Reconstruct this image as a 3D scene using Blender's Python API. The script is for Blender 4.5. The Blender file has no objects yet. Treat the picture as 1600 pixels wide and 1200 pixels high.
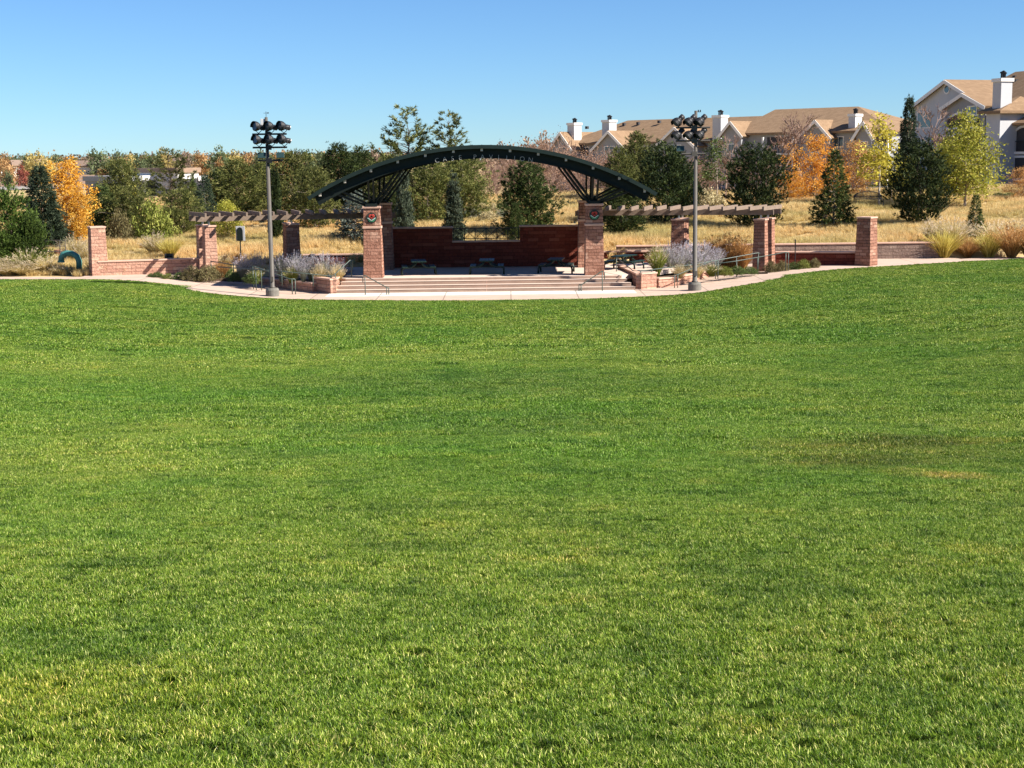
import bpy, math, random
import numpy as np
from mathutils import Vector, Matrix, Euler

# ------------------------------------------------------------------ camera, sky, sun, exposure
S = bpy.context.scene
COL = S.collection
F = 2310.0                       # focal length in photograph pixels (1600 wide)
EYE = 6.68
PITCH = math.atan(350/F)
ROLL = -0.012
cd = bpy.data.cameras.new('camera'); cam = bpy.data.objects.new('camera', cd); COL.objects.link(cam)
cd.sensor_width = 36; cd.lens = 36*F/1600; cd.clip_start = 0.1; cd.clip_end = 9000
CM = Matrix.Rotation(math.pi/2-PITCH, 3, 'X') @ Matrix.Rotation(ROLL, 3, 'Z')
cam.matrix_world = Matrix.Translation((0, 0, EYE)) @ CM.to_4x4()
S.camera = cam
SUN_TO = Vector((1.0, -0.35, 0.84)).normalized()
SUN_EL = math.asin(SUN_TO.z); SUN_AZ = math.atan2(SUN_TO.x, SUN_TO.y)
w = bpy.data.worlds.new('World'); S.world = w; w.use_nodes = True
nt = w.node_tree
sky = nt.nodes.new('ShaderNodeTexSky'); sky.sky_type = 'NISHITA'; sky.sun_disc = False
sky.sun_elevation = SUN_EL; sky.sun_rotation = SUN_AZ
sky.altitude = 1700; sky.air_density = 1.0; sky.dust_density = 0.0; sky.ozone_density = 2.0
bg = nt.nodes['Background']; bg.inputs[1].default_value = 0.05
tint = nt.nodes.new('ShaderNodeMix'); tint.data_type = 'RGBA'; tint.blend_type = 'MULTIPLY'; tint.inputs[0].default_value = 1; tint.inputs[7].default_value = (0.58, 0.86, 1.2, 1)
nt.links.new(sky.outputs[0], tint.inputs[6]); nt.links.new(tint.outputs[2], bg.inputs[0])
sl = bpy.data.lights.new('sun', 'SUN'); sl.energy = 5.0; sl.angle = math.radians(0.5); sl.color = (1, 0.93, 0.83)
so = bpy.data.objects.new('sun', sl); COL.objects.link(so)
so.rotation_euler = (-SUN_TO).to_track_quat('-Z', 'Y').to_euler(); so.location = (50, -20, 60)
S.view_settings.view_transform = 'Standard'; S.view_settings.look = 'None'
S.view_settings.exposure = 1.22; S.view_settings.gamma = 1
S.render.engine = 'CYCLES'

# ------------------------------------------------------------------ pixel helpers (photograph pixels -> places)
def ray(px, py):
    return (CM @ Vector(((px-800)/F, (600-py)/F, -1)))
def pd(px, py, Y):
    """point on that ray at distance Y in front of the viewer"""
    d = ray(px, py); t = Y/d.y
    return Vector((d.x*t, Y, EYE+d.z*t))
def sstep(a, b, x):
    t = np.clip((x-a)/(b-a), 0, 1); return t*t*(3-2*t)
CX = -1.4
def zp(x): return 0.6*sstep(9, 20, np.abs(x-CX))
def lawn_h(y):
    t = np.clip((71-y)/71, 0, 3); return 5.08*t**1.6
def hill(x, y):
    h = 1.2+0.055*(np.clip(y, 88, 130)-92)
    und = 0.10*np.sin(x*0.31+y*0.12)+0.08*np.sin(x*0.17-y*0.23+1)
    h = h+und*sstep(90, 100, y)*(1-sstep(300, 500, y))
    h = h-sstep(132, 240, y)*1.9
    h = h+sstep(300, 1600, y)*5.5
    return h
def wall_y(x):
    x = np.asarray(x, dtype=float)
    r = np.where(x < -17.3, np.maximum(82.3+0.33*(x+23), 81.6), 88.2)
    r = np.where((x > -17.3) & (x < -12.35), 83.4, r)
    r = np.where((x > -9.6) & (x < 6.9), 85.0, r)
    return r
def G(x, y):
    x = np.asarray(x, dtype=float); y = np.asarray(y, dtype=float)
    base = zp(x)+lawn_h(y)
    wy = wall_y(x)
    wid = np.where(x < -23.4, 6.0, 0.5)
    k = sstep(0, 1, (y-wy-0.05)/wid)
    return base*(1-k)+hill(x, y)*k
def g(x, y): return float(G(x, y))
def gp(px, py):
    """where the ray meets the ground"""
    d = ray(px, py).normalized(); t = 3.0; prev = t
    while t < 4000:
        p = Vector((0, 0, EYE))+d*t
        if p.z < g(p.x, p.y):
            lo, hi = prev, t
            for _ in range(25):
                m = (lo+hi)/2; q = Vector((0, 0, EYE))+d*m
                if q.z < g(q.x, q.y): hi = m
                else: lo = m
            q = Vector((0, 0, EYE))+d*hi
            return q
        prev = t; t += max(0.1, t*0.004)
    return p

# ------------------------------------------------------------------ materials
MATS = {}
def newmat(name):
    m = bpy.data.materials.new(name); m.use_nodes = True
    n = m.node_tree; b = n.nodes['Principled BSDF']
    MATS[name] = m
    return m, n, b
def N(n, t, **kw):
    x = n.nodes.new(t)
    for k, v in kw.items(): setattr(x, k, v)
    return x
def ramp(n, fac, stops, interp='LINEAR'):
    r = n.nodes.new('ShaderNodeValToRGB'); r.color_ramp.interpolation = interp
    e = r.color_ramp.elements
    while len(e) < len(stops): e.new(0.5)
    for i, (p, c) in enumerate(stops):
        e[i].position = p; e[i].color = (c[0], c[1], c[2], 1)
    n.links.new(fac, r.inputs[0]); return r.outputs[0]
def noise(n, vec, scale, detail=4, rough=0.6, dist=0):
    t = n.nodes.new('ShaderNodeTexNoise'); t.inputs['Scale'].default_value = scale
    t.inputs['Detail'].default_value = detail; t.inputs['Roughness'].default_value = rough
    t.inputs['Distortion'].default_value = dist
    n.links.new(vec, t.inputs['Vector']); return t.outputs['Fac']
def mixc(n, fac, a, b, mode='MIX'):
    m = n.nodes.new('ShaderNodeMix'); m.data_type = 'RGBA'; m.blend_type = mode
    for sock, v in ((m.inputs[0], fac), (m.inputs[6], a), (m.inputs[7], b)):
        if hasattr(v, 'links'): n.links.new(v, sock)
        elif isinstance(v, (int, float)): sock.default_value = v
        else: sock.default_value = (v[0], v[1], v[2], 1)
    return m.outputs[2]
def bump(n, b, h, strength=0.5, dist=0.02):
    x = n.nodes.new('ShaderNodeBump'); x.inputs['Strength'].default_value = strength; x.inputs['Distance'].default_value = dist
    n.links.new(h, x.inputs['Height']); n.links.new(x.outputs[0], b.inputs['Normal'])
def simple(name, c, rough=0.7, metal=0, var=0.15, scale=6, spec=0.3, bm=0.0):
    m, n, b = newmat(name)
    pos = N(n, 'ShaderNodeNewGeometry').outputs['Position']
    f = noise(n, pos, scale, 5, 0.65)
    lo = [v*(1-var) for v in c]; hi = [min(1, v*(1+var)) for v in c]
    n.links.new(ramp(n, f, [(0.3, lo), (0.7, hi)]), b.inputs['Base Color'])
    b.inputs['Roughness'].default_value = rough; b.inputs['Metallic'].default_value = metal
    b.inputs['Specular IOR Level'].default_value = spec
    if bm: bump(n, b, noise(n, pos, scale*6, 4), bm, 0.01)
    return m
def sandstone(name, cols, bw=0.42, bh=0.17, mortar=0.008, bmp=1.0):
    m, n, b = newmat(name)
    uv = N(n, 'ShaderNodeTexCoord').outputs['UV']
    pos = N(n, 'ShaderNodeNewGeometry').outputs['Position']
    br = N(n, 'ShaderNodeTexBrick'); br.inputs['Scale'].default_value = 1
    br.inputs['Brick Width'].default_value = bw; br.inputs['Row Height'].default_value = bh
    br.inputs['Mortar Size'].default_value = mortar; br.inputs['Mortar Smooth'].default_value = 0.3
    br.inputs['Bias'].default_value = 0; br.offset = 0.43; br.squash = 1.35; br.squash_frequency = 3
    br.inputs['Color1'].default_value = (0, 0, 0, 1); br.inputs['Color2'].default_value = (1, 1, 1, 1); br.inputs['Mortar'].default_value = (0.5, 0.5, 0.5, 1)
    n.links.new(uv, br.inputs['Vector'])
    c = ramp(n, br.outputs['Color'], [(0.0, cols[0]), (0.45, cols[1]), (0.8, cols[2]), (1, cols[3])])
    f = noise(n, pos, 9, 6, 0.7)
    c = mixc(n, 0.45, c, ramp(n, f, [(0.3, [v*0.6 for v in cols[1]]), (0.7, [min(1, v*1.25) for v in cols[2]])]))
    c = mixc(n, br.outputs['Fac'], c, [v*0.45 for v in cols[0]])
    n.links.new(c, b.inputs['Base Color']); b.inputs['Roughness'].default_value = 0.95
    b.inputs['Specular IOR Level'].default_value = 0.15
    mt = N(n, 'ShaderNodeMath', operation='MULTIPLY_ADD'); n.links.new(br.outputs['Fac'], mt.inputs[0]); mt.inputs[1].default_value = -0.8
    n.links.new(noise(n, pos, 7, 6, 0.7), mt.inputs[2])
    bump(n, b, mt.outputs[0], bmp, 0.10)
    return m
RED = [(0.20, 0.088, 0.057), (0.32, 0.155, 0.105), (0.43, 0.225, 0.158), (0.57, 0.37, 0.27)]
sandstone('red_stone', RED)
sandstone('shaded_red_stone', [(0.12, 0.028, 0.017), (0.16, 0.038, 0.024), (0.22, 0.058, 0.036), (0.31, 0.11, 0.07)], 0.6, 0.2)  # darker copy of the red stone, with the wall's shade in its colour
sandstone('pink_stone', [(0.36, 0.175, 0.125), (0.47, 0.26, 0.185), (0.55, 0.33, 0.24), (0.63, 0.46, 0.31)], 0.5, 0.19)
sandstone('retaining_stone', [(0.18, 0.12, 0.10), (0.23, 0.16, 0.13), (0.28, 0.2, 0.16), (0.33, 0.25, 0.2)], 0.45, 0.2)
sandstone('brown_brick', [(0.2, 0.13, 0.09), (0.25, 0.16, 0.11), (0.3, 0.2, 0.14), (0.34, 0.24, 0.17)], 0.4, 0.12)
simple('cap_stone', (0.56, 0.36, 0.27), 0.9, var=0.12, scale=3, bm=0.3)
simple('mulch', (0.10, 0.065, 0.04), 1, var=0.5, scale=9, bm=0.8)
simple('green_steel', (0.006, 0.012, 0.010), 0.65, var=0.2)
simple('green_roof', (0.012, 0.024, 0.020), 0.55, var=0.2, scale=1.5)
simple('rail_green', (0.075, 0.10, 0.085), 0.4, var=0.15)
simple('table_green', (0.009, 0.024, 0.019), 0.4, var=0.2)
simple('black_metal', (0.02, 0.02, 0.022), 0.45)
simple('silver_metal', (0.45, 0.45, 0.46), 0.35, metal=0.7)
simple('pole_brown', (0.095, 0.085, 0.073), 0.5, var=0.12)
simple('pole_base', (0.16, 0.15, 0.13), 0.9, var=0.2, bm=0.2)
simple('lamp_glass', (0.06, 0.07, 0.08), 0.15, spec=0.6)
simple('panel_dark', (0.03, 0.06, 0.06), 0.3)
simple('letter_metal', (0.36, 0.36, 0.33), 0.5)
simple('purlin_end', (0.55, 0.5, 0.42), 0.8)
simple('pergola_wood', (0.20, 0.148, 0.112), 0.85, var=0.2, scale=5, bm=0.3)
simple('emblem_dark', (0.02, 0.035, 0.03), 0.6)
simple('emblem_red', (0.42, 0.05, 0.035), 0.6)
simple('emblem_green', (0.05, 0.2, 0.1), 0.6)
simple('emblem_pale', (0.5, 0.55, 0.5), 0.6)
simple('pipe_green', (0.06, 0.20, 0.18), 0.5, var=0.25, scale=4)
simple('boulder', (0.45, 0.38, 0.33), 0.95, var=0.25, bm=0.5)
simple('bark', (0.13, 0.095, 0.07), 0.95, var=0.35, scale=8, bm=0.5)
simple('pale_bark', (0.33, 0.27, 0.22), 0.95, var=0.3, scale=8)
simple('twig_brown', (0.20, 0.13, 0.10), 0.95, var=0.35, scale=2)
simple('twig_pink', (0.26, 0.17, 0.13), 0.95, var=0.3, scale=2)
simple('stake_white', (0.6, 0.56, 0.5), 0.8)
simple('stucco_grey', (0.27, 0.275, 0.295), 0.95, var=0.05, scale=1)
simple('stucco_white', (0.47, 0.475, 0.49), 0.9, var=0.04, scale=1)
simple('trim_white', (0.72, 0.70, 0.67), 0.8, var=0.04)
simple('dark_recess', (0.05, 0.05, 0.055), 0.9)
simple('window_glass', (0.05, 0.07, 0.09), 0.08, spec=0.8)
simple('far_roof', (0.27, 0.19, 0.14), 0.95, var=0.15, scale=0.5)
simple('far_wall', (0.6, 0.56, 0.5), 0.9, var=0.1, scale=0.3)
simple('tan_fence', (0.42, 0.30, 0.24), 0.95, var=0.1, scale=1)
simple('white_building', (0.70, 0.69, 0.67), 0.8, var=0.05, scale=0.2)
simple('asphalt_far', (0.30, 0.27, 0.24), 0.95, var=0.1, scale=0.4)

def shingle():
    m, n, b = newmat('shingle')
    uv = N(n, 'ShaderNodeTexCoord').outputs['UV']; pos = N(n, 'ShaderNodeNewGeometry').outputs['Position']
    br = N(n, 'ShaderNodeTexBrick'); br.inputs['Scale'].default_value = 1
    br.inputs['Brick Width'].default_value = 0.5; br.inputs['Row Height'].default_value = 0.22; br.inputs['Mortar Size'].default_value = 0.01
    br.inputs['Color1'].default_value = (0.20, 0.13, 0.078, 1); br.inputs['Color2'].default_value = (0.29, 0.195, 0.12, 1); br.inputs['Mortar'].default_value = (0.11, 0.07, 0.045, 1)
    n.links.new(uv, br.inputs['Vector'])
    c = mixc(n, 0.45, br.outputs['Color'], ramp(n, noise(n, pos, 1.2, 5), [(0.3, (0.19, 0.125, 0.075)), (0.7, (0.29, 0.195, 0.12))]))
    n.links.new(c, b.inputs['Base Color']); b.inputs['Roughness'].default_value = 0.95; b.inputs['Specular IOR Level'].default_value = 0.1
shingle()

def concrete(name, c, joints=True, stain=0.15):
    m, n, b = newmat(name)
    pos = N(n, 'ShaderNodeNewGeometry').outputs['Position']
    f = noise(n, pos, 1.3, 8, 0.7)
    col = ramp(n, f, [(0.25, [v*(1-stain) for v in c]), (0.75, [min(1, v*(1+stain*0.6)) for v in c])])
    f2 = noise(n, pos, 30, 3)
    col = mixc(n, 0.25, col, ramp(n, f2, [(0.3, [v*0.75 for v in c]), (0.7, [min(1, v*1.15) for v in c])]))
    if joints:
        br = N(n, 'ShaderNodeTexBrick'); br.offset = 0; br.inputs['Scale'].default_value = 1
        br.inputs['Brick Width'].default_value = 3.3; br.inputs['Row Height'].default_value = 3.1; br.inputs['Mortar Size'].default_value = 0.025
        n.links.new(pos, br.inputs['Vector'])
        col = mixc(n, br.outputs['Fac'], col, [v*0.45 for v in c])
    n.links.new(col, b.inputs['Base Color']); b.inputs['Roughness'].default_value = 0.9; b.inputs['Specular IOR Level'].default_value = 0.2
    bump(n, b, f2, 0.15, 0.01)
concrete('pink_concrete', (0.50, 0.375, 0.295), True, 0.25)
concrete('pale_concrete', (0.62, 0.58, 0.52))
concrete('shaded_concrete', (0.36, 0.25, 0.19), False, 0.35); concrete('lit_concrete', (0.58, 0.46, 0.38), False, 0.15)  # one concrete: risers darkened and treads paled to imitate the sun's angle

def ground_mats():
    # lawn soil / thatch sheet
    m, n, b = newmat('lawn_sheet')
    pos = N(n, 'ShaderNodeNewGeometry').outputs['Position']
    a = noise(n, pos, 0.35, 6, 0.65); c = noise(n, pos, 14, 4, 0.7)
    c1 = ramp(n, a, [(0.3, (0.05, 0.095, 0.012)), (0.5, (0.075, 0.125, 0.018)), (0.72, (0.11, 0.15, 0.03))])
    c2 = ramp(n, c, [(0.3, (0.012, 0.024, 0.004)), (0.7, (0.055, 0.08, 0.016))])
    n.links.new(mixc(n, 0.7, c1, c2), b.inputs['Base Color']); b.inputs['Roughness'].default_value = 1; b.inputs['Specular IOR Level'].default_value = 0
    # terrain
    m, n, b = newmat('terrain')
    pos = N(n, 'ShaderNodeNewGeometry').outputs['Position']
    a = noise(n, pos, 0.05, 8, 0.65); c = noise(n, pos, 0.6, 6, 0.7)
    c1 = ramp(n, a, [(0.35, (0.30, 0.21, 0.10)), (0.5, (0.38, 0.28, 0.14)), (0.62, (0.22, 0.20, 0.08)), (0.75, (0.40, 0.31, 0.17))])
    c2 = ramp(n, c, [(0.3, (0.34, 0.25, 0.12)), (0.7, (0.7, 0.55, 0.3))])
    n.links.new(mixc(n, 0.5, c1, c2), b.inputs['Base Color']); b.inputs['Roughness'].default_value = 1; b.inputs['Specular IOR Level'].default_value = 0
    simple('far_green', (0.12, 0.16, 0.05), 1, var=0.2, scale=0.3)
ground_mats()

WEAR_TONES = [(gp(1440, 742), 0.45, (1.45, 1.1, 1.25)), (gp(1495, 748), 0.35, (1.8, 1.15, 1.7)), (gp(1545, 690), 0.5, (1.4, 1.05, 1.1)), (gp(1405, 690), 0.9, (0.76, 0.70, 0.74)), (gp(1330, 724), 0.8, (0.76, 0.72, 0.76)), (gp(1390, 705), 1.8, (1.05, 0.88, 1.0)), (gp(735, 600), 4.5, (0.64, 0.76, 0.78)), (gp(760, 660), 2.6, (0.74, 0.83, 0.85)), (gp(100, 1100), 0.8, (1.2, 1.05, 1.0))]  # worn patches at the right, broader darker areas mid-lawn
def foliage(name, stops, trans=0.25, world=None, rnd=0.25, wear_tones=False):
    gloss = 0.22 if wear_tones else 0.15
    """stops over the per-leaf value; world = (scale, [(pos,col)...], amount) large patches growing in the place"""
    m, n, b = newmat(name)
    at = N(n, 'ShaderNodeAttribute'); at.attribute_name = 'var'
    c = ramp(n, at.outputs['Fac'], stops)
    if world:
        pos = N(n, 'ShaderNodeNewGeometry').outputs['Position']
        for sc, st, am in world:
            f = noise(n, pos, sc, 5, 0.6, 0.4)
            c = mixc(n, am, c, ramp(n, f, st), 'MULTIPLY')
    if wear_tones:
        pos = N(n, 'ShaderNodeNewGeometry').outputs['Position']
        for q, r, tc in WEAR_TONES:
            vd = N(n, 'ShaderNodeVectorMath', operation='DISTANCE'); n.links.new(pos, vd.inputs[0]); vd.inputs[1].default_value = q
            ad = N(n, 'ShaderNodeMath', operation='MULTIPLY_ADD'); n.links.new(noise(n, pos, 1.6/r, 4, 0.7), ad.inputs[0]); ad.inputs[1].default_value = -1.6*r; n.links.new(vd.outputs['Value'], ad.inputs[2])
            mr = N(n, 'ShaderNodeMapRange'); mr.inputs[1].default_value = -0.25*r; mr.inputs[2].default_value = 0.5*r; mr.inputs[3].default_value = 1; mr.inputs[4].default_value = 0
            n.links.new(ad.outputs[0], mr.inputs[0]); c = mixc(n, mr.outputs[0], c, mixc(n, 1.0, c, tc, 'MULTIPLY'))
    if rnd:
        oi = N(n, 'ShaderNodeObjectInfo')
        hsv = N(n, 'ShaderNodeHueSaturation')
        mr = N(n, 'ShaderNodeMapRange'); mr.inputs[3].default_value = 1-rnd; mr.inputs[4].default_value = 1+rnd
        n.links.new(oi.outputs['Random'], mr.inputs[0]); n.links.new(mr.outputs[0], hsv.inputs['Value'])
        n.links.new(c, hsv.inputs['Color']); c = hsv.outputs[0]
    b.inputs['Roughness'].default_value = 0.45 if wear_tones else 0.6; b.inputs['Specular IOR Level'].default_value = gloss
    n.links.new(c, b.inputs['Base Color'])
    tr = N(n, 'ShaderNodeBsdfTranslucent'); n.links.new(c, tr.inputs[0])
    mx = N(n, 'ShaderNodeMixShader'); mx.inputs[0].default_value = trans
    n.links.new(b.outputs[0], mx.inputs[1]); n.links.new(tr.outputs[0], mx.inputs[2])
    n.links.new(mx.outputs[0], n.nodes['Material Output'].inputs[0])
    return m
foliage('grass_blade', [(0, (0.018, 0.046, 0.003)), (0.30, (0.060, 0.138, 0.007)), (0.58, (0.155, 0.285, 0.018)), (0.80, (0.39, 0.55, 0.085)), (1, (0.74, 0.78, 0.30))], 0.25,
        [(0.16, [(0.35, (0.66, 0.82, 0.6)), (0.65, (1.18, 1.02, 1.0))], 1.0), (1.1, [(0.33, (0.50, 0.62, 0.55)), (0.47, (0.95, 0.97, 0.95)), (0.56, (1, 1, 1)), (0.70, (1.4, 1.12, 1.15))], 0.9),
         (3.7, [(0.32, (0.33, 0.42, 0.38)), (0.42, (0.95, 0.97, 0.95)), (0.6, (1.05, 1.02, 1.0)), (0.75, (1.35, 1.15, 1.3))], 0.75), (11, [(0.34, (0.45, 0.5, 0.45)), (0.48, (1, 1, 1)), (0.7, (1.15, 1.1, 1.15))], 0.8)], 0, True)
foliage('dry_grass', [(0, (0.36, 0.25, 0.10)), (0.4, (0.66, 0.50, 0.23)), (0.75, (0.84, 0.70, 0.38)), (1, (0.9, 0.82, 0.56))], 0.4,
        [(0.09, [(0.36, (0.72, 0.78, 0.6)), (0.55, (1.05, 1, 0.95)), (0.75, (1.1, 0.82, 0.68))], 0.8), (0.7, [(0.35, (0.66, 0.62, 0.52)), (0.6, (1.1, 1.1, 1.1))], 0.7)], 0)
foliage('far_orange', [(0, (0.22, 0.12, 0.05)), (0.5, (0.38, 0.22, 0.09)), (1, (0.55, 0.36, 0.17))], 0.3)  # far tree colours dulled and paled to imitate distance haze
foliage('far_gold', [(0, (0.26, 0.20, 0.06)), (0.5, (0.42, 0.33, 0.11)), (1, (0.60, 0.50, 0.2))], 0.3)
foliage('far_rust', [(0, (0.14, 0.10, 0.075)), (0.5, (0.24, 0.17, 0.125)), (1, (0.38, 0.28, 0.20))], 0.3)
foliage('far_leafgreen', [(0, (0.06, 0.085, 0.04)), (0.5, (0.12, 0.15, 0.07)), (1, (0.21, 0.23, 0.11))], 0.3)
foliage('grey_juniper', [(0, (0.035, 0.05, 0.03)), (0.5, (0.085, 0.11, 0.07)), (1, (0.2, 0.23, 0.16))], 0.12)
foliage('sage_stem', [(0, (0.14, 0.16, 0.10)), (0.5, (0.28, 0.29, 0.21)), (1, (0.48, 0.47, 0.38))], 0.3)
foliage('pine_needles', [(0, (0.012, 0.022, 0.008)), (0.45, (0.045, 0.070, 0.018)), (0.8, (0.14, 0.18, 0.05)), (1, (0.29, 0.32, 0.12))], 0.15)
foliage('olive_needles', [(0, (0.028, 0.036, 0.012)), (0.42, (0.10, 0.118, 0.030)), (0.8, (0.27, 0.27, 0.085)), (1, (0.46, 0.43, 0.18))], 0.15)
foliage('spruce_needles', [(0, (0.015, 0.028, 0.016)), (0.5, (0.045, 0.068, 0.038)), (1, (0.15, 0.19, 0.11))], 0.12)
foliage('blue_needles', [(0, (0.045, 0.065, 0.05)), (0.5, (0.12, 0.15, 0.125)), (1, (0.30, 0.33, 0.29))], 0.12)
foliage('juniper_leaf', [(0, (0.018, 0.035, 0.010)), (0.5, (0.07, 0.115, 0.02)), (1, (0.20, 0.28, 0.06))], 0.15)
foliage('dark_juniper', [(0, (0.010, 0.018, 0.007)), (0.5, (0.032, 0.050, 0.016)), (1, (0.12, 0.155, 0.045))], 0.12)
foliage('orange_leaf', [(0, (0.34, 0.12, 0.015)), (0.5, (0.68, 0.30, 0.035)), (1, (0.90, 0.56, 0.12))], 0.35)
foliage('apricot_leaf', [(0, (0.36, 0.17, 0.05)), (0.5, (0.62, 0.34, 0.11)), (1, (0.85, 0.58, 0.24))], 0.35)
foliage('gold_leaf', [(0, (0.42, 0.18, 0.02)), (0.5, (0.72, 0.38, 0.04)), (1, (0.88, 0.62, 0.16))], 0.35)
foliage('yellow_leaf', [(0, (0.30, 0.27, 0.03)), (0.5, (0.55, 0.47, 0.06)), (1, (0.78, 0.68, 0.15))], 0.35)
foliage('yellowgreen_leaf', [(0, (0.12, 0.15, 0.015)), (0.5, (0.34, 0.34, 0.045)), (1, (0.68, 0.61, 0.15))], 0.35)
foliage('lime_leaf', [(0, (0.07, 0.095, 0.015)), (0.5, (0.18, 0.205, 0.04)), (1, (0.36, 0.36, 0.10))], 0.25)
foliage('green_leaf', [(0, (0.04, 0.07, 0.015)), (0.5, (0.09, 0.13, 0.035)), (1, (0.19, 0.22, 0.08))], 0.25)
foliage('olive_shrub', [(0, (0.08, 0.065, 0.03)), (0.5, (0.15, 0.13, 0.055)), (1, (0.28, 0.24, 0.12))], 0.25)
foliage('rust_leaf', [(0, (0.14, 0.075, 0.045)), (0.5, (0.28, 0.155, 0.10)), (1, (0.45, 0.29, 0.18))], 0.2)
foliage('brush_leaf', [(0, (0.22, 0.18, 0.10)), (0.5, (0.40, 0.34, 0.19)), (1, (0.6, 0.52, 0.3))], 0.2)
foliage('sage_flower', [(0, (0.26, 0.235, 0.26)), (0.5, (0.40, 0.37, 0.41)), (1, (0.62, 0.59, 0.61))], 0.3)
foliage('red_leaf', [(0, (0.12, 0.03, 0.02)), (0.5, (0.25, 0.07, 0.05)), (1, (0.4, 0.15, 0.09))], 0.25)
foliage('straw_blade', [(0, (0.25, 0.19, 0.07)), (0.5, (0.5, 0.40, 0.18)), (1, (0.75, 0.65, 0.38))], 0.3)
foliage('amber_blade', [(0, (0.22, 0.10, 0.03)), (0.5, (0.45, 0.24, 0.08)), (1, (0.68, 0.45, 0.2))], 0.3)
foliage('limegold_blade', [(0, (0.18, 0.13, 0.03)), (0.5, (0.45, 0.36, 0.07)), (1, (0.7, 0.62, 0.2))], 0.3)
foliage('plume_blade', [(0, (0.42, 0.32, 0.2)), (0.5, (0.65, 0.54, 0.38)), (1, (0.85, 0.76, 0.6))], 0.4)

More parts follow.
